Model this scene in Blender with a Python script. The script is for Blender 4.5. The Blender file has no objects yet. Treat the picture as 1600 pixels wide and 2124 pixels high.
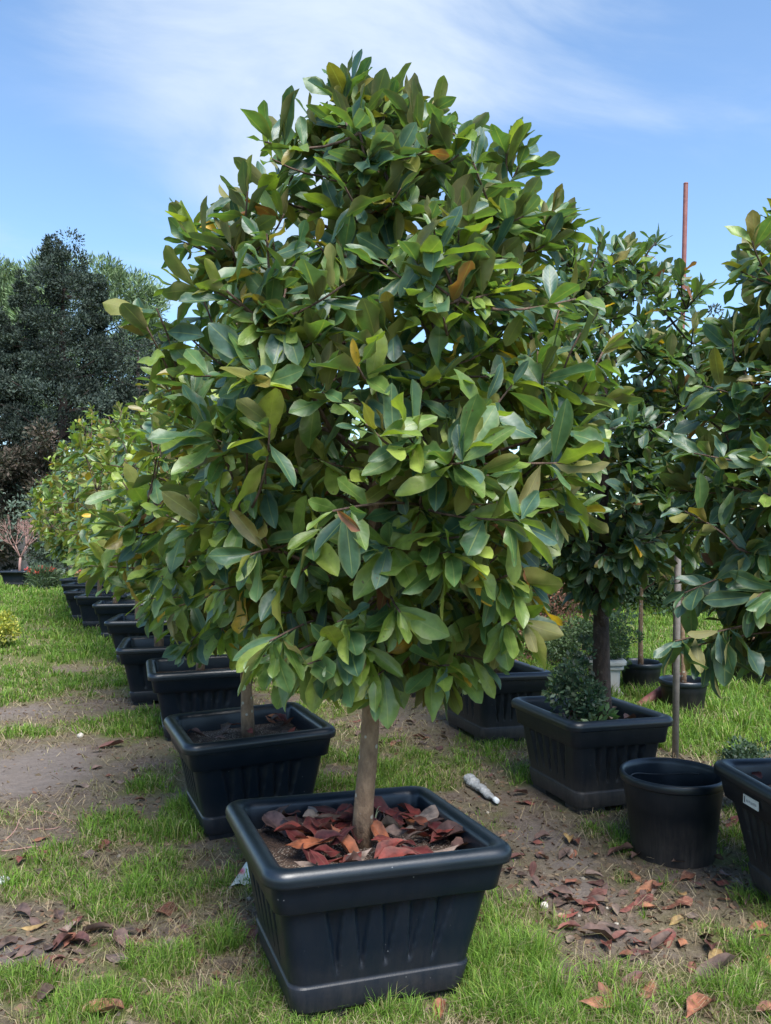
import bpy, math, random
import numpy as np
from mathutils import Matrix, Vector
rad = math.radians
rng = np.random.default_rng(7)
random.seed(7)
sc = bpy.context.scene
COL = sc.collection

# ---------------------------------------------------------------- camera, world, sun, exposure
F, HOR, HC = 1700.0, 1090.0, 1.6           # focal (px of the 1600x2124 photograph), horizon row, eye height
PITCH = math.atan((HOR - 1062) / F)
cam = bpy.data.cameras.new('camera'); cam_o = bpy.data.objects.new('camera', cam); COL.objects.link(cam_o)
cam_o.location = (0, 0, HC); cam_o.rotation_euler = (math.pi / 2 + PITCH, 0, 0)
cam.sensor_fit = 'VERTICAL'; cam.sensor_height = 36; cam.lens = F / 2124 * 36
cam.clip_start = 0.05; cam.clip_end = 900
sc.camera = cam_o

SUN_EL, SUN_AZ = rad(56), rad(158)          # azimuth clockwise from +Y (the view direction)
w = bpy.data.worlds.new('World'); sc.world = w; w.use_nodes = True
nt = w.node_tree; nd = nt.nodes; lk = nt.links; nd.clear()
out = nd.new('ShaderNodeOutputWorld'); bg = nd.new('ShaderNodeBackground'); lk.new(bg.outputs[0], out.inputs[0])
sky = nd.new('ShaderNodeTexSky'); sky.sky_type = 'NISHITA'; sky.sun_disc = False
sky.sun_elevation = SUN_EL; sky.sun_rotation = SUN_AZ; sky.air_density = 1.0; sky.dust_density = 0.5; sky.ozone_density = 2.2
tc = nd.new('ShaderNodeTexCoord')
mp = nd.new('ShaderNodeMapping'); mp.inputs['Scale'].default_value = (1.0, 1.0, 2.2); mp.inputs['Location'].default_value = (0.35, 0.1, 0.2)
lk.new(tc.outputs['Generated'], mp.inputs[0])
nz = nd.new('ShaderNodeTexNoise'); nz.inputs['Scale'].default_value = 2.3; nz.inputs['Detail'].default_value = 8; nz.inputs['Roughness'].default_value = .56; nz.inputs['Distortion'].default_value = .9
lk.new(mp.outputs[0], nz.inputs['Vector'])
dotn = nd.new('ShaderNodeVectorMath'); dotn.operation = 'DOT_PRODUCT'
cd = Vector((-.12, 1, .60)).normalized(); dotn.inputs[1].default_value = cd
nrm = nd.new('ShaderNodeVectorMath'); nrm.operation = 'NORMALIZE'; lk.new(tc.outputs['Generated'], nrm.inputs[0]); lk.new(nrm.outputs[0], dotn.inputs[0])
blob = nd.new('ShaderNodeMapRange'); blob.interpolation_type = 'SMOOTHSTEP'
blob.inputs[1].default_value = .955; blob.inputs[2].default_value = 1.0; blob.inputs[3].default_value = 0; blob.inputs[4].default_value = .27
lk.new(dotn.outputs['Value'], blob.inputs[0])
addn = nd.new('ShaderNodeMath'); addn.operation = 'ADD'; lk.new(nz.outputs[0], addn.inputs[0]); lk.new(blob.outputs[0], addn.inputs[1])
cmask = nd.new('ShaderNodeMapRange'); cmask.interpolation_type = 'SMOOTHSTEP'
cmask.inputs[1].default_value = .49; cmask.inputs[2].default_value = .95; cmask.inputs[3].default_value = .03; cmask.inputs[4].default_value = .95
lk.new(addn.outputs[0], cmask.inputs[0])
tintn = nd.new('ShaderNodeMix'); tintn.data_type = 'RGBA'; tintn.blend_type = 'MULTIPLY'; tintn.inputs[0].default_value = 1
tintn.inputs[7].default_value = (.84, .95, 1.0, 1); lk.new(sky.outputs[0], tintn.inputs[6])
mixn = nd.new('ShaderNodeMix'); mixn.data_type = 'RGBA'; lk.new(cmask.outputs[0], mixn.inputs[0]); lk.new(tintn.outputs[2], mixn.inputs[6])
mixn.inputs[7].default_value = (2.9, 3.35, 3.9, 1)
lk.new(mixn.outputs[2], bg.inputs[0]); bg.inputs[1].default_value = 0.075

sl = bpy.data.lights.new('sun', 'SUN'); so = bpy.data.objects.new('sun', sl); COL.objects.link(so)
sl.energy = 2.1; sl.angle = rad(32); sl.color = (1, .965, .91)
sd = Vector((math.sin(SUN_AZ) * math.cos(SUN_EL), math.cos(SUN_AZ) * math.cos(SUN_EL), math.sin(SUN_EL)))
so.rotation_euler = sd.to_track_quat('Z', 'Y').to_euler(); so.location = (4, -6, 9)
sc.view_settings.view_transform = 'Standard'; sc.view_settings.look = 'None'
sc.view_settings.exposure = 1.92; sc.view_settings.gamma = 1
sc.render.engine = 'CYCLES'; sc.cycles.use_denoising = True; sc.cycles.max_bounces = 10; sc.cycles.diffuse_bounces = 7
sc.cycles.transmission_bounces = 4; sc.cycles.transparent_max_bounces = 8

# ---------------------------------------------------------------- helpers
CA, SA = math.cos(PITCH), math.sin(PITCH)
def ray(px, py):
    u, v = (px - 800) / F, (1062 - py) / F
    return np.array([u, CA - v * SA, SA + v * CA])
def at(px, py, z=0.0):                       # point where a pixel's ray meets height z
    r = ray(px, py); t = (z - HC) / r[2]
    return np.array([r[0] * t, r[1] * t, z])
def at_y(px, py, Y):                         # point on a pixel's ray at distance Y
    r = ray(px, py); t = Y / r[1]
    return np.array([r[0] * t, Y, HC + r[2] * t])
def project(P):
    x, y, z = P[..., 0], P[..., 1], P[..., 2] - HC
    d = y * CA + z * SA; u = -y * SA + z * CA
    d = np.where(d < .05, .05, d)
    return 800 + F * x / d, 1062 - F * u / d, d

def _hash(i, j, s):
    n = (i * 374761393 + j * 668265263 + s * 974634521) & 0x7fffffff
    n = ((n ^ (n >> 13)) * 1274126177) & 0x7fffffff
    return ((n ^ (n >> 16)) & 0xffff) / 65535.0
def vnoise(x, y, s=0):
    x = np.asarray(x, float); y = np.asarray(y, float)
    i = np.floor(x).astype(np.int64); j = np.floor(y).astype(np.int64); fx = x - i; fy = y - j
    fx = fx * fx * (3 - 2 * fx); fy = fy * fy * (3 - 2 * fy)
    a = _hash(i, j, s); b = _hash(i + 1, j, s); c = _hash(i, j + 1, s); d = _hash(i + 1, j + 1, s)
    return (a * (1 - fx) + b * fx) * (1 - fy) + (c * (1 - fx) + d * fx) * fy
def fbm(x, y, sc_, s=0, o=4):
    t = 0; a = .5; n = 0
    for k in range(o):
        t = t + a * vnoise(np.asarray(x) * sc_, np.asarray(y) * sc_, s + k * 17); n += a; a *= .5; sc_ *= 2.03
    return t / n
def sstep(a, b, x):
    t = np.clip((np.asarray(x) - a) / (b - a), 0, 1); return t * t * (3 - 2 * t)
def unit(v):
    v = np.asarray(v, float); return v / (np.linalg.norm(v, axis=-1, keepdims=True) + 1e-12)

def mesh(name, V, Fc, mat=None, smooth=True, tint=None, uv=None):
    """V (n,3); Fc: list of faces or int array (m,k); tint per vertex (n,3); uv per vertex (n,2)"""
    me = bpy.data.meshes.new(name); V = np.asarray(V, np.float32)
    if isinstance(Fc, np.ndarray):
        m, k = Fc.shape
        me.vertices.add(len(V)); me.vertices.foreach_set('co', V.ravel())
        me.loops.add(m * k); me.loops.foreach_set('vertex_index', Fc.astype(np.int32).ravel())
        me.polygons.add(m); me.polygons.foreach_set('loop_start', np.arange(0, m * k, k, dtype=np.int32))
        me.update(calc_edges=True)
    else:
        me.from_pydata(V.tolist(), [], [list(map(int, f)) for f in Fc]); me.update()
    if smooth: me.polygons.foreach_set('use_smooth', np.ones(len(me.polygons), bool))
    if tint is not None:
        t = np.ones((len(V), 4), np.float32); t[:, :3] = tint
        a = me.color_attributes.new('tint', 'FLOAT_COLOR', 'POINT'); a.data.foreach_set('color', t.ravel())
    if uv is not None:
        li = np.zeros(len(me.loops), np.int32); me.loops.foreach_get('vertex_index', li)
        l = me.uv_layers.new(name='UVMap'); l.data.foreach_set('uv', np.asarray(uv, np.float32)[li].ravel())
    if mat: me.materials.append(mat)
    return me
def obj(name, me, parent=None, loc=None, mtx=None):
    o = bpy.data.objects.new(name, me); COL.objects.link(o)
    if parent is not None: o.parent = parent
    if loc is not None: o.location = loc
    if mtx is not None: o.matrix_local = mtx
    return o
def tag(o, label=None, cat=None, group=None, kind=None):
    if label: o['label'] = label
    if cat: o['category'] = cat
    if group: o['group'] = group
    if kind: o['kind'] = kind
    return o
def thing(name, label, cat, loc=(0, 0, 0), group=None, mtx=None):
    o = bpy.data.objects.new(name, None); COL.objects.link(o); o.empty_display_size = .1
    o.location = loc
    if mtx is not None: o.matrix_local = mtx
    return tag(o, label, cat, group)
class Acc:                                   # collects pieces of one mesh (quads and triangles kept as quads/tri arrays)
    def __init__(s): s.V = []; s.F = []; s.T = []; s.n = 0
    def add(s, V, Fc, tint=None):
        V = np.asarray(V, float); s.V.append(V); s.F += [[i + s.n for i in f] for f in Fc]
        s.T.append(np.tile(np.asarray(tint if tint is not None else (1, 1, 1), float), (len(V), 1))); s.n += len(V)
    def build(s, name, mat, smooth=True):
        return mesh(name, np.concatenate(s.V), s.F, mat, smooth, np.concatenate(s.T))
def tube(pts, rr, sides=7, cap=True):
    pts = np.asarray(pts, float); n = len(pts); rr = np.broadcast_to(rr, (n,))
    tg = unit(np.gradient(pts, axis=0)); up = np.array([0, 0, 1.]) if abs(tg[0][2]) < .8 else np.array([1., 0, 0])
    V = []; a = np.arange(sides) / sides * 2 * np.pi
    for i in range(n):
        s_ = unit(np.cross(tg[i], up)); t_ = np.cross(s_, tg[i]); up = t_
        V.append(pts[i] + rr[i] * (np.cos(a)[:, None] * s_ + np.sin(a)[:, None] * t_))
    V = np.concatenate(V); Fc = []
    for i in range(n - 1):
        for k in range(sides):
            Fc.append([i * sides + k, i * sides + (k + 1) % sides, (i + 1) * sides + (k + 1) % sides, (i + 1) * sides + k])
    if cap: Fc.append(list(range(sides))[::-1]); Fc.append([(n - 1) * sides + k for k in range(sides)])
    return V, Fc
def box(c, s):
    c = np.asarray(c, float); s = np.asarray(s, float) / 2
    V = [c + s * np.array(q) for q in ((-1,-1,-1),(1,-1,-1),(1,1,-1),(-1,1,-1),(-1,-1,1),(1,-1,1),(1,1,1),(-1,1,1))]
    return V, [[3,2,1,0],[4,5,6,7],[0,1,5,4],[1,2,6,5],[2,3,7,6],[3,0,4,7]]
def bez(p0, p1, p2, n):
    t = np.linspace(0, 1, n)[:, None]; return (1 - t) ** 2 * p0 + 2 * t * (1 - t) * p1 + t * t * p2

# ---------------------------------------------------------------- materials
def mat_new(name):
    m = bpy.data.materials.new(name); m.use_nodes = True
    n = m.node_tree.nodes; p = n['Principled BSDF']; return m, n, m.node_tree.links, p
def ramp(n, stops):
    r = n.new('ShaderNodeValToRGB'); e = r.color_ramp.elements
    while len(e) < len(stops): e.new(.5)
    for q, (pos, c) in zip(e, stops): q.position = pos; q.color = (*c, 1) if len(c) == 3 else c
    return r
def noise(n, l, scale, detail=4, rough=.55, coord=None):
    t = n.new('ShaderNodeTexNoise'); t.inputs['Scale'].default_value = scale; t.inputs['Detail'].default_value = detail; t.inputs['Roughness'].default_value = rough
    if coord is not None: l.new(coord, t.inputs['Vector'])
    return t
def pos(n): return n.new('ShaderNodeNewGeometry').outputs['Position']
def objc(n): return n.new('ShaderNodeTexCoord').outputs['Object']
def mixc(n, l, fac, a, b, mode='MIX'):
    m = n.new('ShaderNodeMix'); m.data_type = 'RGBA'; m.blend_type = mode
    for i, v in ((0, fac), (6, a), (7, b)):
        if isinstance(v, (int, float)): m.inputs[i].default_value = v
        elif isinstance(v, tuple): m.inputs[i].default_value = (*v, 1)
        else: l.new(v, m.inputs[i])
    return m.outputs[2]
def math_(n, l, op, a, b=None):
    m = n.new('ShaderNodeMath'); m.operation = op
    for i, v in ((0, a), (1, b)):
        if v is None: continue
        if isinstance(v, (int, float)): m.inputs[i].default_value = v
        else: l.new(v, m.inputs[i])
    return m.outputs[0]
def bump(n, l, h, strength, dist, p):
    b = n.new('ShaderNodeBump'); b.inputs['Strength'].default_value = strength; b.inputs['Distance'].default_value = dist
    l.new(h, b.inputs['Height']); l.new(b.outputs[0], p.inputs['Normal']); return b

def leaf_material(name, rough=.46, trans=.32, back=(.21, .165, .035), backmix=.66, vein=True, spec=.75):
    m, n, l, p = mat_new(name)
    at_ = n.new('ShaderNodeAttribute'); at_.attribute_name = 'tint'
    nz_ = noise(n, l, 24, 3, .6, pos(n))
    r = ramp(n, [(.3, (.70, .72, .68)), (.7, (1.25, 1.22, 1.18))]) if 'dry' not in name else ramp(n, [(.32, (.42, .42, .44)), (.68, (1.45, 1.35, 1.3))]); l.new(nz_.outputs[0], r.inputs[0])
    c = mixc(n, l, 1.0, at_.outputs['Color'], r.outputs[0], 'MULTIPLY')
    if vein:
        uv = n.new('ShaderNodeSeparateXYZ'); l.new(n.new('ShaderNodeTexCoord').outputs['UV'], uv.inputs[0])
        s = math_(n, l, 'ABSOLUTE', math_(n, l, 'MULTIPLY_ADD', uv.outputs[0], 2.0))
        s.node.inputs[0].links[0].from_node.inputs[2].default_value = -1.0
        mid = n.new('ShaderNodeMapRange'); mid.inputs[1].default_value = .015; mid.inputs[2].default_value = .075; mid.inputs[3].default_value = 1; mid.inputs[4].default_value = 0
        l.new(s, mid.inputs[0])
        c = mixc(n, l, math_(n, l, 'MULTIPLY', mid.outputs[0], .5), c, (.30, .34, .10) if 'dry' not in name else (.2, .12, .09))
        ph = math_(n, l, 'SUBTRACT', math_(n, l, 'MULTIPLY', uv.outputs[1], 62.0), math_(n, l, 'MULTIPLY', s, 13.0))
        sv = math_(n, l, 'SINE', ph)
        hgt = math_(n, l, 'ADD', math_(n, l, 'MULTIPLY', sv, .35), math_(n, l, 'MULTIPLY', mid.outputs[0], -1.2))
        lw = noise(n, l, 16, 2, .5, pos(n))
        hgt = math_(n, l, 'ADD', math_(n, l, 'MULTIPLY', hgt, .10), math_(n, l, 'MULTIPLY', lw.outputs[0], 3.0))
        bump(n, l, hgt, .30, .006, p)
    if vein:
        bl = n.new('ShaderNodeTexVoronoi'); bl.inputs['Scale'].default_value = 46; l.new(pos(n), bl.inputs['Vector'])
        bs = n.new('ShaderNodeMapRange'); bs.inputs[1].default_value = .10; bs.inputs[2].default_value = .2; bs.inputs[3].default_value = .75; bs.inputs[4].default_value = 0; l.new(bl.outputs['Distance'], bs.inputs[0])
        bsel = noise(n, l, 9, 2, .5, pos(n)); bsm = n.new('ShaderNodeMapRange'); bsm.inputs[1].default_value = .52; bsm.inputs[2].default_value = .62; l.new(bsel.outputs[0], bsm.inputs[0])
        c = mixc(n, l, math_(n, l, 'MULTIPLY', bs.outputs[0], bsm.outputs[0]), c, (.10, .07, .03))
        ed = n.new('ShaderNodeMapRange'); ed.inputs[1].default_value = .72; ed.inputs[2].default_value = 1.0; ed.inputs[4].default_value = .45; l.new(s, ed.inputs[0])
        c = mixc(n, l, ed.outputs[0], c, (.20, .22, .07) if 'dry' not in name else (.12, .07, .05))
    geo = n.new('ShaderNodeNewGeometry')
    cb = mixc(n, l, backmix, c, back)
    c2 = mixc(n, l, geo.outputs['Backfacing'], c, cb)
    l.new(c2, p.inputs['Base Color']); p.inputs['Specular IOR Level'].default_value = spec
    rr = math_(n, l, 'ADD', math_(n, l, 'MULTIPLY', geo.outputs['Backfacing'], .25), math_(n, l, 'MULTIPLY_ADD', nz_.outputs[0], .22))
    rr.node.inputs[1].links[0].from_node.inputs[2].default_value = rough - .11
    l.new(rr, p.inputs['Roughness'])
    tr = n.new('ShaderNodeBsdfTranslucent'); tcol = mixc(n, l, 1.0, c, (1.6, 1.7, .6), 'MULTIPLY'); l.new(tcol, tr.inputs[0])
    mx = n.new('ShaderNodeMixShader'); mx.inputs[0].default_value = trans
    l.new(p.outputs[0], mx.inputs[1]); l.new(tr.outputs[0], mx.inputs[2]); l.new(mx.outputs[0], n['Material Output'].inputs[0])
    return m
M_LEAF = leaf_material('magnolia_leaf_skin')
M_SMALL = leaf_material('small_leaf_skin', .55, .2, (.07, .08, .03), .3, False)
M_NEEDLE = leaf_material('needle_skin', .7, .1, (.03, .045, .03), .2, False, .3)
M_GRASS = leaf_material('grass_skin', .6, .3, (.1, .14, .03), .1, False, .3)
M_DRY = leaf_material('dry_leaf_skin', .62, .06, (.15, .095, .07), .45, True, .3)
M_STRAW = leaf_material('straw_skin', .8, .1, (.3, .25, .16), .2, False, .2)

def bark(name, c1, c2, spots=(.42, .42, .36), spotfac=.7, vs=26):
    m, n, l, p = mat_new(name); oc = objc(n)
    mp_ = n.new('ShaderNodeMapping'); mp_.inputs['Scale'].default_value = (1, 1, .45); l.new(oc, mp_.inputs[0])
    a = noise(n, l, 30, 6, .65, mp_.outputs[0]); r = ramp(n, [(.25, tuple(q * .55 for q in c1)), (.45, c1), (.75, c2)]); l.new(a.outputs[0], r.inputs[0])
    v = n.new('ShaderNodeTexVoronoi'); v.inputs['Scale'].default_value = vs; l.new(oc, v.inputs['Vector'])
    g = noise(n, l, 6, 2, .5, oc)
    thr = n.new('ShaderNodeMapRange'); thr.inputs[1].default_value = .25; thr.inputs[2].default_value = .31; thr.inputs[3].default_value = spotfac; thr.inputs[4].default_value = 0
    sm = math_(n, l, 'ADD', v.outputs['Distance'], math_(n, l, 'MULTIPLY', g.outputs[0], .14)); l.new(sm, thr.inputs[0])
    c = mixc(n, l, thr.outputs[0], r.outputs[0], spots); l.new(c, p.inputs['Base Color']); p.inputs['Roughness'].default_value = .85
    b = noise(n, l, 70, 5, .7, mp_.outputs[0]); bump(n, l, b.outputs[0], .9, .012, p)
    return m
M_BARK = bark('magnolia_bark', (.19, .118, .07), (.34, .225, .135))
M_BARKD = bark('dark_bark', (.035, .024, .02), (.09, .06, .05), (.14, .12, .10), .4)
M_TWIG = bark('twig_bark', (.10, .06, .045), (.22, .14, .10), (.2, .15, .1), .2)

def plastic(name, base, dirt=.25, rough=.42, spec=.30):
    m, n, l, p = mat_new(name); oc = objc(n)
    a = noise(n, l, 9, 6, .6, oc); fine = noise(n, l, 240, 2, .6, oc)
    mp_ = n.new('ShaderNodeMapping'); mp_.inputs['Scale'].default_value = (60, 60, 4); l.new(oc, mp_.inputs[0])
    st = noise(n, l, 1, 4, .7, mp_.outputs[0])
    z = n.new('ShaderNodeSeparateXYZ'); l.new(oc, z.inputs[0])
    low = n.new('ShaderNodeMapRange'); low.inputs[1].default_value = .24; low.inputs[2].default_value = 0; low.inputs[3].default_value = 0; low.inputs[4].default_value = 1; l.new(z.outputs[2], low.inputs[0])
    df = math_(n, l, 'MULTIPLY', math_(n, l, 'MULTIPLY', math_(n, l, 'ADD', low.outputs[0], .18), a.outputs[0]), math_(n, l, 'MULTIPLY', st.outputs[0], 2.2))
    df2 = math_(n, l, 'MULTIPLY', df, dirt)
    df2.node.use_clamp = True
    c = mixc(n, l, df2, base, (.20, .16, .13))
    sp = n.new('ShaderNodeTexVoronoi'); sp.inputs['Scale'].default_value = 27; l.new(oc, sp.inputs['Vector'])
    spm = n.new('ShaderNodeMapRange'); spm.inputs[1].default_value = .03; spm.inputs[2].default_value = .07; spm.inputs[3].default_value = .5; spm.inputs[4].default_value = 0; l.new(sp.outputs['Distance'], spm.inputs[0])
    sel = noise(n, l, 7, 2, .5, oc); selm = n.new('ShaderNodeMapRange'); selm.inputs[1].default_value = .50; selm.inputs[2].default_value = .58; l.new(sel.outputs[0], selm.inputs[0])
    c = mixc(n, l, math_(n, l, 'MULTIPLY', spm.outputs[0], selm.outputs[0]), c, (.35, .36, .36))
    l.new(c, p.inputs['Base Color'])
    rg = math_(n, l, 'MULTIPLY_ADD', a.outputs[0], .3); rg.node.inputs[2].default_value = rough - .15; l.new(rg, p.inputs['Roughness'])
    p.inputs['Specular IOR Level'].default_value = spec
    bump(n, l, math_(n, l, 'ADD', fine.outputs[0], math_(n, l, 'MULTIPLY', a.outputs[0], 2.0)), .18, .002, p)
    return m
M_POT = plastic('black_plastic', (.0010, .0056, .0130), .15)
M_POTD = plastic('dusty_black_plastic', (.0022, .0065, .0125), .42, .5)
M_RIM = plastic('black_rim_plastic', (.0030, .0080, .0150), .05, .38, .62)
M_WHITEPOT = plastic('white_plastic', (.42, .42, .40), .8, .6)

def simple(name, c1, c2, scale=20, rough=.8, bmp=.4, dist=.01, metal=0):
    m, n, l, p = mat_new(name); oc = objc(n)
    a = noise(n, l, scale, 6, .65, oc); r = ramp(n, [(.3, c1), (.7, c2)]); l.new(a.outputs[0], r.inputs[0])
    l.new(r.outputs[0], p.inputs['Base Color']); p.inputs['Roughness'].default_value = rough; p.inputs['Metallic'].default_value = metal
    b = noise(n, l, scale * 4, 4, .6, oc); bump(n, l, b.outputs[0], bmp, dist, p)
    return m
M_SOIL = None
def soil_mat():
    m, n, l, p = mat_new('potting_soil'); oc = objc(n)
    a = noise(n, l, 30, 6, .7, oc); r = ramp(n, [(.3, (.03, .02, .015)), (.55, (.09, .055, .04)), (.8, (.2, .13, .09))]); l.new(a.outputs[0], r.inputs[0])
    v = n.new('ShaderNodeTexVoronoi'); v.inputs['Scale'].default_value = 110; l.new(oc, v.inputs['Vector'])
    k = n.new('ShaderNodeMapRange'); k.inputs[1].default_value = .25; k.inputs[2].default_value = .4; k.inputs[3].default_value = 1; k.inputs[4].default_value = 0; l.new(v.outputs['Distance'], k.inputs[0])
    g = noise(n, l, 5, 2, .5, oc); gm = n.new('ShaderNodeMapRange'); gm.inputs[1].default_value = .40; gm.inputs[2].default_value = .52; l.new(g.outputs[0], gm.inputs[0])
    c = mixc(n, l, math_(n, l, 'MULTIPLY', k.outputs[0], gm.outputs[0]), r.outputs[0], (.45, .38, .31))
    l.new(c, p.inputs['Base Color']); p.inputs['Roughness'].default_value = .95
    bump(n, l, math_(n, l, 'ADD', a.outputs[0], math_(n, l, 'MULTIPLY', v.outputs['Distance'], -.6)), .8, .02, p)
    return m
M_SOIL = soil_mat()
M_RUST = simple('rusty_pipe', (.16, .05, .045), (.27, .10, .085), 30, .6, .3, .003)
M_STEEL = simple('grey_pipe', (.16, .14, .13), (.28, .25, .23), 25, .55, .2, .003)
M_WALL = simple('grey_blockwork', (.20, .20, .21), (.32, .32, .33), 6, .9, .4, .02)
M_STONE = simple('pale_stone', (.42, .38, .33), (.62, .58, .52), 18, .8, .5, .01)
M_TWIGP = simple('pink_twig', (.24, .13, .11), (.40, .24, .20), 40, .8, .2, .003)
M_FOAM = simple('white_scrap', (.55, .58, .60), (.78, .80, .82), 40, .5, .4, .004)
M_BLACKC = simple('black_cord', (.012, .012, .014), (.03, .03, .03), 40, .5, .1, .001)

# ---------------------------------------------------------------- the ground: what grows where (metres, from pixels on the ground plane)
GP = []                                      # grass patches (x, y, rx, ry, strength)
def gp(px, py, rx, ry, s):
    q = at(px, py); GP.append((q[0], q[1], rx, ry, s))
for a in ((330, 2010, .30, .16, 1), (235, 1880, .24, .17, 1.0), (170, 2090, .25, .10, .8), (420, 2090, .26, .12, 1), (540, 2080, .14, .13, 1), (600, 2120, .3, .08, 1),
          (760, 2122, .35, .05, .9), (1070, 2010, .17, .20, 1.1), (1130, 2090, .22, .14, 1.1), (1010, 2100, .12, .10, 1), (1010, 1900, .10, .14, .8), (1180, 1990, .12, .12, .6),
          (390, 1700, .22, .5, 1), (330, 1620, .25, .5, .9), (300, 1790, .22, .22, .75), (250, 1500, .5, .6, .8), (180, 1420, .9, .7, .9), (200, 1340, 1.6, 1.6, .95), (110, 1270, 2.6, 3, 1.0), (60, 1225, 4, 4, 1.0),
          (30, 1390, 1.0, .7, .6), (680, 1610, .22, .35, .8), (760, 1580, .4, .5, .55), (860, 1590, .5, .4, .5), (1010, 1548, .3, .18, 1), (960, 1530, .2, .3, .9),
          (1100, 1610, .2, .25, .7), (1500, 1450, 1.2, 1.2, 1.2), (1450, 1540, .5, .5, 1.0), (1560, 1400, 2.2, 2.4, 1.2), (1340, 1470, .8, .9, 1), (1350, 1370, 2.5, 2.5, 1.1), (1590, 1520, .6, .5, 1.0),
          (1290, 1830, .07, .10, .8), (1385, 1840, .07, .10, .9), (1340, 1900, .06, .08, .8), (1560, 1880, .16, .12, .8), (1550, 1990, .10, .10, .8), (1500, 2080, .15, .09, .8), (1390, 2010, .07, .05, .8),
          (1240, 2050, .10, .08, .8), (1430, 2100, .15, .05, .7), (1320, 2110, .2, .05, .6), (1530, 1700, .14, .3, .7), (470, 1960, .08, .08, .9), (60, 2110, .2, .06, .5), (90, 1990, .1, .06, .5), (140, 1840, .1, .08, .45)):
    gp(*a)
for a in ((720, 1640, .3, .5, .75), (880, 1620, .35, .5, .7), (800, 1540, .5, .6, .65), (220, 1700, .3, .4, .75), (130, 1800, .25, .25, .7), (60, 1460, .8, .5, .7), (1240, 1560, .3, .5, .7)): gp(*a)
BP = []                                      # bare earth
for px, py, rx, ry, s in ((45, 1600, .70, .62, 1.3), (110, 1560, .40, .42, 1.1), (20, 1740, .25, .22, .8), (60, 1910, .22, .14, .8), (20, 1970, .25, .14, 1.1), (1130, 1740, .3, .32, 1.0), (1200, 1850, .28, .22, 1.1), (1290, 1950, .25, .15, .9), (1180, 1790, .25, .2, 1), (1380, 1970, .12, .10, .7), (1480, 1830, .2, .3, .6),
                          (1000, 1660, .3, .3, .6), (40, 1310, .9, 1.2, .55), (50, 1480, .7, .4, .9), (110, 1330, .5, .8, .4), (850, 1490, .5, .9, .7), (1500, 2010, .12, .08, .5), (1440, 1640, .3, .4, .6), (300, 1930, .16, .06, .7), (430, 1880, .12, .1, .4)):
    q = at(px, py); BP.append((q[0], q[1], rx, ry, s))
def field(P, x, y):
    t = np.zeros_like(np.asarray(x, float))
    wx = x + .12 * (fbm(x, y, 5, 3) - .5) * np.minimum(2, np.maximum(.6, y / 4)); wy = y + .25 * (fbm(x, y, 4, 9) - .5) * np.minimum(2, np.maximum(.6, y / 4))
    for (cx, cy, rx, ry, s) in P:
        d = ((wx - cx) / rx) ** 2 + ((wy - cy) / ry) ** 2
        t = np.maximum(t, s * np.exp(-d * 1.05))
    return t
def grass_amount(x, y):
    g = field(GP, x, y); b = field(BP, x, y)
    far = sstep(7, 13, y)
    base = .40 + .25 * far
    n = fbm(x, y, 3.0, 5)
    v = np.maximum(g, base) - .75 * b * (1 - .4 * far) + (n - .5) * 1.05 + (fbm(x, y, 11, 15) - .5) * .5
    return np.clip(sstep(.10, .70, v), 0, 1)
def ground_z(x, y):
    return (fbm(x, y, .8, 31, 3) - .5) * .05 * sstep(1.5, 4, np.abs(y)) * 0 + (fbm(x, y, 2.6, 41, 3) - .5) * .022
ys = np.concatenate([np.linspace(-10, 1.2, 24)[:-1], np.arange(1.2, 9, .035), 9 * 1.012 ** np.arange(0, 60), 9 * 1.012 ** 60 * 1.12 ** np.arange(1, 34)])
xs = np.concatenate([-np.geomspace(3.2, 400, 40)[::-1], np.arange(-3.1, 3.15, .04), np.geomspace(3.2, 400, 40)])
X, Y = np.meshgrid(xs, ys); Z = ground_z(X, Y)
GA = grass_amount(X, Y); BA = np.clip(field(BP, X, Y), 0, 1)
nx, ny = len(xs), len(ys)
idx = np.arange(nx * ny).reshape(ny, nx)
Fq = np.stack([idx[:-1, :-1], idx[:-1, 1:], idx[1:, 1:], idx[1:, :-1]], -1).reshape(-1, 4)
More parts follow.
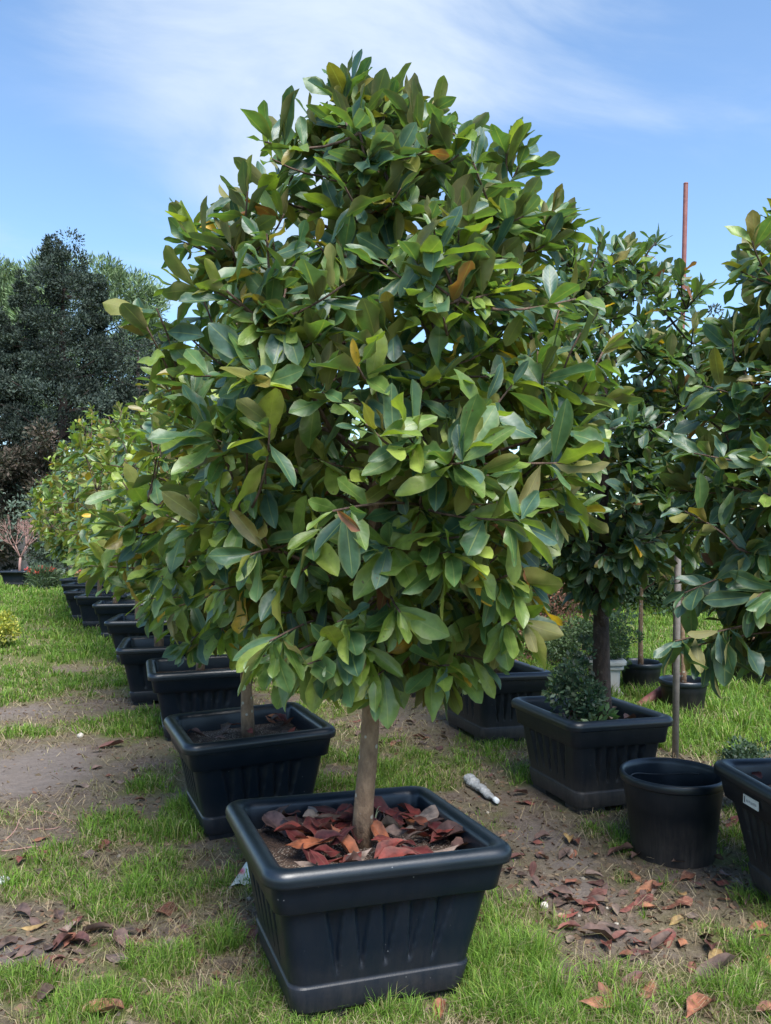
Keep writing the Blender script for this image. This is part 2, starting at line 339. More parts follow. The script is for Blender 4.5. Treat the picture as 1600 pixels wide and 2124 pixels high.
def ground_mat():
    m, n, l, p = mat_new('soil_and_moss')
    a_ = n.new('ShaderNodeAttribute'); a_.attribute_name = 'tint'; s = n.new('ShaderNodeSeparateColor'); l.new(a_.outputs['Color'], s.inputs[0])
    P_ = pos(n)
    n1 = noise(n, l, 2.2, 6, .65, P_); n2 = noise(n, l, 14, 6, .7, P_); n3 = noise(n, l, 110, 6, .8, P_)
    r = ramp(n, [(.28, (.095, .072, .056)), (.5, (.17, .132, .106)), (.75, (.25, .205, .175))]); l.new(n2.outputs[0], r.inputs[0])
    r3 = ramp(n, [(.3, (.45, .43, .42)), (.52, (1.0, 1.0, 1.0)), (.75, (1.6, 1.58, 1.55))]); l.new(n3.outputs[0], r3.inputs[0])
    c = mixc(n, l, 1.0, r.outputs[0], r3.outputs[0], 'MULTIPLY')
    packed = mixc(n, l, .5, r.outputs[0], (.235, .205, .19))
    bm = n.new('ShaderNodeMapRange'); bm.inputs[1].default_value = .55; bm.inputs[2].default_value = .95; l.new(s.outputs[1], bm.inputs[0])
    c = mixc(n, l, bm.outputs[0], c, packed)
    straw = ramp(n, [(.42, (0, 0, 0)), (.6, (1, 1, 1))]); l.new(n1.outputs[0], straw.inputs[0])
    mm = math_(n, l, 'MULTIPLY', straw.outputs[0], math_(n, l, 'SUBTRACT', 1.0, bm.outputs[0]))
    rt = ramp(n, [(.3, (.12, .115, .05)), (.7, (.235, .20, .115))]); l.new(n3.outputs[0], rt.inputs[0])
    c = mixc(n, l, math_(n, l, 'MULTIPLY', mm, .6), c, rt.outputs[0])
    rm = ramp(n, [(.3, (.06, .085, .02)), (.7, (.19, .205, .06))]); l.new(n3.outputs[0], rm.inputs[0])
    gm = n.new('ShaderNodeMapRange'); gm.inputs[1].default_value = .12; gm.inputs[2].default_value = .75; gm.inputs[4].default_value = .85
    l.new(math_(n, l, 'ADD', s.outputs[0], math_(n, l, 'MULTIPLY', math_(n, l, 'SUBTRACT', n2.outputs[0], .5), .9)), gm.inputs[0])
    c = mixc(n, l, gm.outputs[0], c, rm.outputs[0])
    l.new(c, p.inputs['Base Color']); p.inputs['Roughness'].default_value = .95; p.inputs['Specular IOR Level'].default_value = .2
    h = math_(n, l, 'ADD', n2.outputs[0], math_(n, l, 'MULTIPLY', n3.outputs[0], .6))
    bump(n, l, h, .9, .03, p)
    return m
tint = np.stack([GA, BA, np.zeros_like(GA)], -1).reshape(-1, 3)
g = obj('ground', mesh('ground', np.stack([X, Y, Z], -1).reshape(-1, 3), Fq, ground_mat(), True, tint)); tag(g, kind='structure')
g['label'] = 'trodden brown soil with patchy grass and moss'

# ---------------------------------------------------------------- planters
ANG_N = 6
def loop_pts(hw, hd, r, ns):
    """rounded rectangle; returns xy, outward normal, side parameter u in [-1,1] (2 = corner)"""
    P = []; Nn = []; U = []
    for k in range(4):
        ca, sa_ = math.cos(k * math.pi / 2), math.sin(k * math.pi / 2)
        a, b = (hw, hd) if k % 2 == 0 else (hd, hw)          # half length along side, half distance
        for i in range(ns):
            u = -1 + 2 * (i + .5) / ns; x = u * (a - r); y = -b
            P.append((x * ca - y * sa_, x * sa_ + y * ca)); Nn.append((sa_, -ca)); U.append(u)
        for i in range(ANG_N):
            t = (i + .5) / ANG_N * math.pi / 2; x = a - r + r * math.sin(t); y = -b + r - r * math.cos(t)
            P.append((x * ca - y * sa_, x * sa_ + y * ca)); q = (math.sin(t), -math.cos(t)); Nn.append((q[0] * ca - q[1] * sa_, q[0] * sa_ + q[1] * ca)); U.append(2)
    return np.array(P), np.array(Nn), np.array(U)
def loft(rows, ns, W, D, flute=None, cap_bottom=False):
    V = []; n = 4 * (ns + ANG_N)
    for (z, inset, r) in rows:
        P, Nn, U = loop_pts(W / 2 - inset, D / 2 - inset, r, ns)
        if flute: P = P - Nn * flute(z, U)[:, None]
        V.append(np.column_stack([P, np.full(n, z)]))
    V = np.concatenate(V); Fc = []
    for j in range(len(rows) - 1):
        for i in range(n):
            k = (i + 1) % n; Fc.append([j * n + i, j * n + k, (j + 1) * n + k, (j + 1) * n + i])
    if cap_bottom: Fc.append(list(range(n))[::-1])
    return V, Fc
POT_CACHE = {}
def pot_meshes(W, D, Hh, mat, fluted=True, ns=64):
    key = (W, D, Hh, mat.name, fluted, ns)
    if key in POT_CACHE: return POT_CACHE[key]
    s = Hh / .535; bi = .135 * W / .82                         # base inset at the ground
    z_c0, z_c1 = .385 * s, .475 * s                           # collar band
    z_b0, z_b1 = .040 * s, .125 * s                           # lower band
    def ins(z): return .045 + (bi - .045) * (1 - z / (.475 * s)) ** 1.0
    def fl(z, U):
        t = (z_c0 - z) / (z_c0 - z_b1)                       # 0 at top of the panel, 1 at its foot
        if t < 0.01 or t > .99: return np.zeros(len(U))
        d = np.zeros(len(U))
        for k in range(5):
            uc = -.62 + .31 * k; hw = .105 * (1 - t / .88) ** .85 if t < .88 else 0
            if hw > 0:
                q = np.abs(U - uc) / hw; d = np.maximum(d, np.where(q < 1, np.sqrt(np.clip(1 - q ** 2, 0, 1)), 0))
        return d * .021 * min(1, t * 14) * min(1, (1 - t) * 5)
    rows = [(z_b0, ins(z_b0) - .002, .05), (z_b0 + .004, ins(z_b0) - .004, .05), (z_b1 - .003, ins(z_b1) - .003, .05), (z_b1, ins(z_b1) - .0015, .05), (z_b1 + .002, ins(z_b1) + .004, .05)]
    for z in np.linspace(z_b1 + .012, z_c0 - .004, 26 if fluted else 4): rows.append((z, ins(z) + .004, .05))
    rows += [(z_c0, ins(z_c0) + .003, .05), (z_c0 + .002, ins(z_c0) - .016, .045), (z_c0 + .006, ins(z_c0) - .02, .045), (z_c1, .028, .045), (Hh - .05, .028, .045)]
    V, Fc = loft(rows, ns, W, D, fl if fluted else None, True)
    body = mesh('planter_body', V, Fc, mat)
    R = .03; rr = []
    prof = [(Hh - .052, .034), (Hh - .055, .012), (Hh - .052, .003)] + [(Hh - .03 + .03 * math.sin(t), .030 - .030 * math.cos(t)) for t in np.linspace(-.5, math.pi / 2 + .5, 9)] + [(Hh - .012, .062), (Hh - .03, .068), (Hh - .09, .074), (Hh - .16, .082)]
    rr = [(z, i, .075 - min(i, .06) * .55) for z, i in prof]
    V, Fc = loft(rr, 24, W, D); rim = mesh('planter_rim', V, Fc, mat if mat is M_WHITEPOT else M_RIM)
    b = W / 2 - bi; bd = D / 2 - bi; a = Acc()
    feet = mesh('planter_foot', *box((0, 0, .0), (.16, .16, .10)), mat, False)
    # soil sheet
    m = 30; gx, gy = np.meshgrid(np.linspace(-1, 1, m), np.linspace(-1, 1, m)); hw, hd = W / 2 - .078, D / 2 - .078
    sx, sy = gx * hw, gy * hd; sz = Hh - .105 + (fbm(sx + 5, sy + 3, 7, 77) - .5) * .035 + .02 * (1 - gx ** 2) * (1 - gy ** 2)
    ii = np.arange(m * m).reshape(m, m)
    soil = mesh('planter_soil', np.stack([sx, sy, sz], -1).reshape(-1, 3), np.stack([ii[:-1, :-1], ii[:-1, 1:], ii[1:, 1:], ii[1:, :-1]], -1).reshape(-1, 4), M_SOIL)
    POT_CACHE[key] = (body, rim, feet, soil, b, bd); return POT_CACHE[key]
def planter(label, x, y, th, W, D, Hh, tx=0, ty=0, mat=None, fluted=True, ns=64, group='square black planters'):
    mtx = Matrix.Translation((x, y, float(ground_z(np.array([x]), np.array([y]))[0]) - .004)) @ Matrix.Rotation(th, 4, 'Z') @ Matrix.Rotation(tx, 4, 'X') @ Matrix.Rotation(ty, 4, 'Y')
    t = thing('square_planter', label, 'planter', group=group, mtx=mtx)
    body, rim, foot, soil, b, bd = pot_meshes(W, D, Hh, mat or M_POT, fluted, ns)
    obj('body', body, t); obj('rim', rim, t)
    for sx in (-1, 1):
        for sy in (-1, 1): obj('foot', foot, t, (sx * (b - .09), sy * (bd - .09), -.002))
    obj('soil', soil, t)
    return t, mtx
POTS = {}
ORD = ['', 'second', 'third', 'fourth', 'fifth', 'sixth', 'seventh', 'eighth', 'ninth', 'tenth']
POTS['P1'] = (*planter('big black square planter with tapered flutes and maroon leaf litter around a slim trunk', -.106, 2.975, .354, .86, .82, .536, -.032, .036, ns=96), .536)
POTS['P2'] = (*planter('black square planter with brown leaf litter, second of the long magnolia row', -.749, 4.516, .407, .805, .76, .536, -.004, -.02), .536)
LROW = [  # front left rim corner pixel, trunk pixel x, theta, W
    ('P3', 308, 1412, 417, .30, .80), ('P4', 240, 1356, 330, .22, .80), ('P5', 214, 1296, 287, .12, .86), ('P6', 190, 1261, 240, .22, .78),
    ('P7', 152, 1243, 207, .15, .78), ('P8', 130, 1232, 182, .10, .80), ('P9', 124, 1218, 190, .08, .80), ('P10', 122, 1206, 185, .08, .80)]
for i, (nm, px, py, tx, th, W) in enumerate(LROW):
    c = at(px, py, .485); hw = W / 2
    x = c[0] + hw * math.cos(th) - hw * math.sin(th); y = c[1] + hw * math.sin(th) + hw * math.cos(th)
    POTS[nm] = (*planter('black square planter, %s of the long magnolia row counted from the litter filled one' % ORD[i + 2], x, y, th, W, W, .536, random.uniform(-.015, .015), random.uniform(-.015, .015), fluted=i < 3, ns=40 if i < 3 else 10), .536)
POTS['R1'] = (*planter('black square planter beside the empty round pot, with bushy weeds round a dark trunk', 1.196, 4.875, .319, .68, .78, .536, -.012, .02, mat=M_POTD), .536)
POTS['R2'] = (*planter('black square planter standing between the weedy planter and a rusty branch prop, pale grit inside', .805, 6.367, .346, .64, .85, .536, .004, .03, mat=M_POTD), .536)
c = at(932, 1335, .5); POTS['R3'] = (*planter('black square planter with dry straw against its side, behind the slim trunk', c[0] - .42, c[1] + .25, -.25, .76, .76, .536, mat=M_POTD, ns=30), .536)
c = at(650, 1335, .5); POTS['R4'] = (*planter('black square planter farthest back of the inner row, half hidden by low leaves', c[0] + .1, c[1] + .9, -.15, .76, .76, .536, mat=M_POTD, ns=20), .536)
c = at(1487, 1590, .53); POTS['R0'] = (*planter('black square planter with a small white label stuck on its side', c[0] + .43, c[1] - .19, .12, .84, .62, .55, .0, .015, mat=M_POTD, ns=64), .55)

def round_pot(label, x, y, r, h, soil=True, mat=None, group='round black nursery pots'):
    z0 = float(ground_z(np.array([x]), np.array([y]))[0]) - .004
    t = thing('round_pot', label, 'pot', (x, y, z0), group)
    def lathe(prof, n=40):
        V = []; Fc = []; a = np.arange(n) / n * 2 * np.pi
        for (z, q) in prof: V.append(np.column_stack([q * np.cos(a), q * np.sin(a), np.full(n, z)]))
        for j in range(len(prof) - 1):
            for i in range(n): Fc.append([j * n + i, j * n + (i + 1) % n, (j + 1) * n + (i + 1) % n, (j + 1) * n + i])
        return np.concatenate(V), Fc
    m = mat or M_POTD
    V, Fc = lathe([(0, r * .2), (0, r * .76), (.006, r * .775), (h * .36, r * .83), (h * .365, r * .838), (h * .62, r * .88), (h * .625, r * .888), (h - .045, r * .945), (h - .03, r * .95)])
    Fc.append(list(range(40))[::-1]); obj('body', mesh('round_pot_body', V, Fc, m), t)
    V, Fc = lathe([(h - .04, r * .93), (h - .042, r * .985), (h - .034, r), (h - .012, r), (h - .002, r * .985), (h, r * .96), (h - .006, r * .92), (h - .03, r * .90), (h * .5, r * .83), (.02, r * .75), (.012, r * .05)])
    obj('rim', mesh('round_pot_rim', V, Fc, M_RIM), t)
    if soil:
        V, Fc = lathe([(h * .8, r * .86), (h * .82, r * .5), (h * .83, r * .02)], 24); obj('soil', mesh('round_pot_soil', V, Fc, M_SOIL), t)
    return t
c = at(1396, 1655, .37); RP = at(1395, 1640, .40)
EP = at(1395, 1604, .385)
EPr = 203 / 2 * math.hypot(EP[0], EP[1]) / F * .98
round_pot('empty round black pot with a loop of cord inside, beside the weedy square planter', EP[0], EP[1], EPr, .40, False)
V, Fc = tube(np.array([EP + np.array([.20 * math.cos(t) * EPr / .25, .17 * math.sin(t) * EPr / .25, -.045 + .012 * math.sin(3 * t)]) for t in np.linspace(.6, 5.6, 40)]), .0035, 6)
# cord lies against the wall near the top, resting on a lower loop
tag(obj('cord', mesh('cord', V, Fc, M_BLACKC)), 'thin black cord looped inside the empty round pot', 'cord')

BG_POTS = [(1340, 1440, 84, 'round black pot with a leaning yellow brown stem, near the white container'), (1432, 1487, 94, 'round grey black pot in lush grass beside the grey pipe'), (1592, 1432, 140, 'wide shallow round black pot in tall grass with a grey stem'), (1505, 1400, 46, 'small round black pot half sunk in tall grass')]
BGP = []
for px, py, wpx, lab in BG_POTS:
    q = at(px, py); d = math.hypot(q[0], q[1]); r = wpx / 2 * d / F
    round_pot(lab, q[0], q[1] + r * .75, r, r * 1.45 if wpx < 120 else r * .9); BGP.append((q[0], q[1] + r * .75, r))

# ---------------------------------------------------------------- leaves
def leaf_shape(seed, L=1.0, Wd=.36, rows=6, dry=False):
    r = np.random.default_rng(seed)
    t = np.array([0, .06, .17, .32, .49, .66, .81, .92, .98, 1]); cs = np.array([-1, -.55, 0, .55, 1])
    wid = np.array([.03, .045, .20, .37, .475, .50, .42, .25, .08, .008]) * r.uniform(.97, 1.03, 10)
    curl = r.uniform(-.10, .26) if not dry else r.uniform(-.3, .5)
    fold = r.uniform(.0, .75) if not dry else r.uniform(-.5, .9)
    wav = r.uniform(.12, .48) if not dry else r.uniform(.1, .35); ph = r.uniform(0, 6, 2); fr = r.uniform(5, 9, 2); tw = r.uniform(-.5, .5) * (1 if not dry else 1.6); sb = r.uniform(-.10, .10)
    V = []; UV = []
    for j, tt in enumerate(t):
        for s in cs:
            k = 0 if s < 0 else 1
            ww = wid[j] * Wd * (1 + .07 * math.sin(fr[k] * tt * 1.7 + ph[1 - k]))
            x = s * ww; z = fold * abs(s) ** 1.3 * ww - curl * tt ** 2 + wav * math.sin(fr[k] * tt + ph[k]) * abs(s) ** 2 * ww * 1.3
            a = tw * (tt - .3); x, z2 = x * math.cos(a) - (z + curl * tt ** 2) * math.sin(a), x * math.sin(a) + (z + curl * tt ** 2) * math.cos(a)
            y = tt - (curl ** 2) * tt ** 3 * .5
            V.append((x + sb * tt * tt, y, z2 - curl * tt ** 2)); UV.append((s * .5 + .5, tt))
    n = 5; Fc = []
    for j in range(len(t) - 1):
        for i in range(4): Fc.append([j * n + i, j * n + i + 1, (j + 1) * n + i + 1, (j + 1) * n + i])
    return np.array(V) * L, np.array(Fc), np.array(UV)
SH = [leaf_shape(100 + i, Wd=.29 + .12 * ((i * 7) % 5) / 4) for i in range(16)]
TINTS = np.array([(.021, .058, .030), (.027, .070, .034), (.034, .082, .034), (.042, .098, .034), (.052, .112, .030), (.030, .076, .046), (.040, .090, .056),
                  (.075, .138, .026), (.105, .175, .027), (.150, .215, .034), (.085, .095, .018), (.12, .105, .018), (.40, .27, .025), (.14, .06, .024), (.13, .025, .02)]) * np.array([1.72, 1.55, 1.85])
W_TOP = np.array([2, 3, 4, 4, 3, 2.5, 3.5, 2.2, .9, .2, 1.4, .8, .03, .25, .0])
W_LOW = np.array([.8, 1, 2, 3, 4, .8, 1, 6, 7, 4.5, .7, .6, .30, .10, .03])
W_DARK = np.array([3, 4, 5, 4, 3, 5, 5, 2.2, .7, .2, .4, .3, .10, .1, .06])
W_YEL = np.array([1, 2, 2, 3, 3, 1, 1, 6, 6, 3.5, 2.0, 2.2, .3, .3, .02])
LM_CACHE = {}
def leaf_mesh(sh, ti):
    if (sh, ti) not in LM_CACHE:
        V, Fc, UV = SH[sh]; LM_CACHE[sh, ti] = mesh('leaf', V, Fc, M_LEAF, True, np.tile(TINTS[ti], (len(V), 1)), UV)
    return LM_CACHE[sh, ti]
TREES = []
class Tree: pass
def magnolia(label, base, height, prof, n_tips, lpt, leafL, seed, wts, trunk_r, nbr=26, top=None, manual=(), fork=0, barkm=None, clear=.36, n_obj=300, group='potted magnolia trees', name='magnolia_tree', branches_manual=()):
    """prof: list of (height fraction, left radius m, right radius m)"""
    r = np.random.default_rng(seed); T = Tree(); T.base = np.asarray(base, float)
    T.root = thing(name, label, 'tree', T.base, group); H = height - T.base[2]
    barkm = barkm or M_BARK
    topv = np.array(top if top is not None else (r.uniform(-.06, .06), r.uniform(-.06, .06)))
    hs = np.linspace(0, .95, 16)
    wob = np.column_stack([np.sin(hs * 5 + r.uniform(0, 6)), np.cos(hs * 4 + r.uniform(0, 6))]) * .022 * np.minimum(1, hs * 4)[:, None]
    path = np.column_stack([topv[0] * hs + wob[:, 0] - wob[0, 0], topv[1] * hs + wob[:, 1] - wob[0, 1], hs * H])
    rad_ = trunk_r * (1 - hs * .86) * (1 + .10 * np.exp(-hs * 30))
    V, Fc = tube(path, rad_, 14); V += .009 * np.column_stack([vnoise(V[:, 2] * 30, V[:, 0] * 60, 1) - .5, vnoise(V[:, 2] * 30, V[:, 1] * 60, 2) - .5, np.zeros(len(V))])
    obj('trunk', mesh('trunk', V, Fc, barkm), T.root)
    ph = np.array([p[0] for p in prof]); pl = np.array([p[1] for p in prof]); pr = np.array([p[2] for p in prof])
    def radius(h, az):
        L_, R_ = np.interp(h, ph, pl), np.interp(h, ph, pr); c_ = math.cos(az)
        return (R_ if c_ > 0 else L_) * c_ * c_ + .5 * (L_ + R_) * (1 - c_ * c_)
    def axis(h): return np.array([np.interp(h, hs, path[:, 0]), np.interp(h, hs, path[:, 1]), h * H])
    skel = []; brs = []
    ld = np.array([axis(h) for h in np.linspace(.70, .95, 9)]); ld[1:, :2] += r.normal(0, .012, (8, 2)); brs.append([ld, trunk_r * .3, Acc()])
    for i in range(nbr):
        h0 = clear * .75 + (.86 - clear * .75) * (i + .5) / nbr + r.uniform(-.015, .015); az = i * 2.39996 + r.uniform(-.4, .4) + seed
        h1 = min(.97, h0 + r.uniform(.08, .2)); R_ = radius(h1, az) * r.uniform(.6, .85)
        p0 = axis(h0); p2 = axis(h1) + np.array([R_ * math.cos(az), R_ * math.sin(az), 0]); p1 = p0 + (p2 - p0) * .55 + np.array([0, 0, -.05 + r.uniform(-.04, .05)])
        pts = bez(p0, p1, p2, 9); pts[1:-1] += r.normal(0, .012, (7, 3))
        brs.append([pts, trunk_r * r.uniform(.22, .36) * (1 - h0 * .35), Acc()])
    for (q0, q1, q2, rr_) in branches_manual:
        pts = bez(np.array(q0) - T.base, np.array(q1) - T.base, np.array(q2) - T.base, 10); brs.append([pts, rr_, Acc()])
    for k, b in enumerate(brs):
        V, Fc = tube(b[0], np.linspace(b[1], .0045, len(b[0])), 7); b[2].add(V, Fc)
        for q in (b[0][2:] if k else b[0]): skel.append((q, k))
    SP = np.array([s_[0] for s_ in skel]); SK = [s_[1] for s_ in skel]
    tips = []
    hsamp = np.linspace(ph[0], ph[-1], 60); wgt = np.array([(np.interp(h, ph, pl) + np.interp(h, ph, pr)) for h in hsamp]); wgt = np.maximum(wgt, .15); cdf = np.cumsum(wgt) / wgt.sum()
    for i in range(n_tips):
        h = np.interp((i + r.random()) / n_tips, cdf, hsamp); az = r.uniform(0, 2 * np.pi)
        lump = .86 + .30 * (vnoise(np.array([az * 2.2 + 40]), np.array([h * 9 + seed]), 5)[0])
        R_ = radius(h, az); q = r.uniform(.10, 1) ** .42; rr_ = max(.02, R_ * q * lump - leafL * .62)
        p = axis(min(h, .97)) + np.array([rr_ * math.cos(az), rr_ * math.sin(az), h * H - min(h, .97) * H])
        o_ = np.array([math.cos(az), math.sin(az), 0]); up = np.interp(h, [clear, .5, 1], [.1, .9, 1.8])
        d = unit(o_ * (.35 + q) + np.array([0, 0, up]) + r.normal(0, .35, 3)); tips.append((p, d, h))
    for (px, py, dy, dx_, dz_) in manual:
        p = at_y(px, py, T.base[1] + dy) - T.base; tips.append((p, unit(np.array([dx_, -.35 if dy < 0 else .2, dz_])), p[2] / H))
    M_ = []; S_ = []; TI = []
    for (p, d, h) in tips:
        dist = np.linalg.norm(SP - p, axis=1) + 1.2 * np.maximum(0, SP[:, 2] - p[2]) ; k = int(np.argmin(dist)); a = SP[k]
        L_ = np.linalg.norm(p - a); mid = a + (p - a) * .5 - d * L_ * .18 + r.normal(0, .015, 3)
        tw_ = bez(a, mid, p, 6); V, Fc = tube(tw_, np.linspace(.0052, .0030, 6), 5)
        tgt = SK[k]; brs[tgt][2].add(V, Fc)
        nl = max(4, int(r.normal(lpt, 2))); a0 = r.uniform(0, 6.28)
        s1 = unit(np.cross(d, [.3, .2, 1.0])); s2 = np.cross(d, s1)
        fl = np.interp(h, ph, np.linspace(0, 1, len(ph))) if False else (h - ph[0]) / max(.01, ph[-1] - ph[0])
        wmix = wts[0] * np.clip(fl * 1.5 - .2, 0, 1) + wts[1] * (1 - np.clip(fl * 1.5 - .2, 0, 1)); wmix = wmix / wmix.sum()
        ltone = r.uniform(0, 1)
        for j in range(nl):
            az = a0 + j * 2.39996; e = rad(16 + 70 * ((j + .5) / nl) ** .8 + r.normal(0, 24))
            dirv = d * math.cos(e) + (s1 * math.cos(az) + s2 * math.sin(az)) * math.sin(e)
            droop = np.interp(fl, [0, .35, 1], [.95, .36, .0]) * r.uniform(.5, 1.3)
            dirv = unit(dirv + r.normal(0, .27, 3) + np.array([0, 0, -droop * (1 if dirv[2] < .7 else .35)]))
            zz = d * .9 + np.array([0, 0, .55]) + r.normal(0, .5, 3); zz = unit(zz - dirv * np.dot(zz, dirv)); xx = np.cross(dirv, zz)
            s = leafL * (.94 + .26 * (1 - fl)) * r.uniform(.62, 1.22) * (.72 if j < 2 else 1)
            so_ = min(.9, .17 * (j / nl) * r.uniform(.5, 1.1) / max(L_, .05)); fi = (1 - so_) * 5; i0 = min(4, int(fi)); pp = tw_[i0] + (tw_[i0 + 1] - tw_[i0]) * (fi - i0)
            M_.append((np.column_stack([xx, dirv, zz]) * s, pp)); S_.append(int(r.integers(len(SH)))); TI.append(int(r.choice(len(TINTS), p=wmix)))
    T.R = np.array([m[0] for m in M_]); T.t = np.array([m[1] for m in M_]); T.s = np.array(S_); T.ti = np.array(TI); T.n_obj = n_obj
    for b in brs: obj('branch', b[2].build('branch', barkm if barkm is M_BARKD else M_TWIG), T.root)
    TREES.append(T); return T
def prof_px(pts, axis_bottom, axis_top, base, d, height):
    """outline rows (pixel y, left px, right px) -> height fractions and radii about the trunk at distance d"""
    o = []
    for (y_, l_, r_) in sorted(pts, reverse=True):
        z = at_y(800, y_, d)[2]; h = (z - base[2]) / (height - base[2]); ax = axis_bottom + (axis_top - axis_bottom) * h
        o.append((h, max(.03, (ax - l_) / F * d), max(.03, (r_ - ax) / F * d)))
    return o
def soil_base(P, off=(0, 0), px=None):
    t, mtx, Hh = POTS[P]; c = mtx @ Vector((off[0], off[1], Hh - .10))
    c = np.array(c)
    if px is not None: c[0] = (px - 800) / F * c[1]
    return c
# the big tree
b1 = soil_base('P1', px=752); d1 = b1[1]
Htop = at_y(800, 200, d1)[2]
pr1 = prof_px([(200, 690, 900), (260, 600, 1000), (350, 510, 1100), (450, 385, 1180), (590, 295, 1230), (750, 265, 1260), (900, 290, 1245), (1050, 340, 1235), (1180, 400, 1190), (1290, 450, 1150), (1370, 520, 1080)], 752, 800, b1, d1, Htop)
man1 = [(600, 1360, -.35, -.5, -.3), (735, 1390, -.30, .2, -.5), (700, 1290, -.45, -.2, .1), (990, 1175, -.6, .2, -.7), (1090, 1290, -.35, .5, -.5), (520, 1150, -.55, -.3, -.3), (455, 1225, -.25, -.7, -.4), (560, 1330, -.5, -.5, -.5), (830, 1270, -.5, .3, -.2),
        (1050, 290, -.1, .4, 1), (1090, 310, -.05, .6, .8), (1170, 480, -.15, .6, .9), (640, 260, -.1, -.5, 1), (610, 310, -.2, -.7, .6), (845, 225, 0, .3, 1), (745, 230, -.1, -.1, 1), (800, 235, -.2, .1, 1), (440, 440, -.2, -.6, .8), (375, 500, -.1, -.8, .4), (1205, 690, -.4, .8, .6), (325, 640, -.2, -.9, .2), (1195, 620, -.5, .6, .5),
        (715, 590, -.75, 0, .8), (880, 610, -.7, .2, .8), (560, 560, -.6, -.3, .7), (980, 480, -.55, .2, .8), (700, 440, -.45, -.1, 1), (1180, 960, -.55, .6, .2), (960, 960, -.8, .2, .3), (760, 880, -.85, 0, .5), (560, 880, -.7, -.3, .4), (430, 880, -.5, -.6, .3), (1080, 1080, -.7, .4, 0), (690, 1060, -.8, -.1, -.2), (500, 480, -.3, -.5, .8)]
brm = [(b1 + np.array([.0, .0, .62]), at_y(830, 1400, d1 + .05), at_y(960, 1255, d1 - .1), .019), (b1 + np.array([0, 0, .70]), at_y(640, 1290, d1), at_y(590, 1180, d1 + .1), .016), (b1 + np.array([.0, .0, .66]), at_y(850, 1340, d1 + .1), at_y(1000, 1230, d1 + .3), .016)]
T1 = magnolia('tall broad magnolia with big glossy leaves growing from the planter full of maroon litter', b1, Htop, pr1, 500, 11, .150, 3, (W_TOP, W_LOW), .039, 30, top=((800 - 752) / F * d1, .0), manual=man1, clear=.36, branches_manual=brm)
def std_prof(w, lo=.22): return [(lo, .40 * w, .40 * w), (lo + .08, .80 * w, .80 * w), (lo + .2, w, w), (.55, w, w), (.72, .82 * w, .82 * w), (.86, .52 * w, .52 * w), (1, .12 * w, .12 * w)]
magnolia('magnolia in the second planter of the long row, crowded by the big front tree', soil_base('P2', px=517), 2.8, std_prof(.98), 210, 10, .165, 11, (W_TOP, W_LOW), .036, 22)
magnolia('magnolia in the third planter of the long row', soil_base('P3', px=417), 2.85, std_prof(1.0), 200, 9, .16, 12, (W_YEL, W_LOW), .034, 20)
magnolia('magnolia with a swollen grey trunk foot in the fourth planter of the long row', soil_base('P4', px=332), 3.05, std_prof(.98, .2), 165, 9, .165, 13, (W_YEL, W_YEL), .044, 18, n_obj=200)
magnolia('magnolia in the fifth planter of the long row', soil_base('P5', px=288), 3.1, std_prof(1.0, .2), 160, 9, .165, 14, (W_YEL, W_YEL), .036, 14, n_obj=150)
for nm, px, s, h, wd, o_ in (('P6', 240, 15, 3.3, .95, 'sixth'), ('P7', 207, 16, 3.3, 1.0, 'seventh'), ('P8', 183, 17, 3.6, 1.02, 'eighth'), ('P9', 190, 18, 3.3, 1.1, 'ninth'), ('P10', 185, 19, 3.2, 1.15, 'tenth')):
    magnolia('yellow green magnolia in the %s planter of the long row' % o_, soil_base(nm, px=px), h, std_prof(wd, .19), 150, 9, .165, s, (W_YEL, W_YEL), .036, 10, n_obj=80)
bR1 = soil_base('R1', px=1250)
magnolia('dark trunked broad evergreen rising out of the weedy square planter', bR1, 3.35, [(.28, .3, .2), (.36, .55, .6), (.5, .75, .8), (.66, .76, .84), (.8, .66, .80), (.9, .5, .64), (1, .25, .40)], 520, 10, .132, 21, (W_DARK, W_DARK), .055, 26, top=(.02, .1), barkm=M_BARKD, clear=.30, branches_manual=[(at_y(1250, 1290, bR1[1]), at_y(1215, 1220, bR1[1] - .03), at_y(1170, 1050, bR1[1] - .1), .036), (at_y(1252, 1270, bR1[1]), at_y(1290, 1210, bR1[1]), at_y(1330, 1020, bR1[1] - .05), .034), (at_y(1250, 1300, bR1[1]), at_y(1240, 1230, bR1[1] - .08), at_y(1225, 1090, bR1[1] - .2), .028)])
magnolia('magnolia in the square planter with pale grit', soil_base('R2', px=1035), 3.0, std_prof(.8), 80, 9, .16, 22, (W_DARK, W_LOW), .040, 18, n_obj=120)
magnolia('magnolia in the straw flanked planter behind the slim trunk', soil_base('R3', px=790), 2.9, std_prof(.8), 70, 9, .16, 23, (W_DARK, W_DARK), .034, 14, n_obj=80)
magnolia('magnolia in the farthest planter of the inner row', soil_base('R4', px=640), 2.9, std_prof(.8), 60, 9, .16, 24, (W_DARK, W_DARK), .034, 12, n_obj=60)
bR0 = soil_base('R0'); 
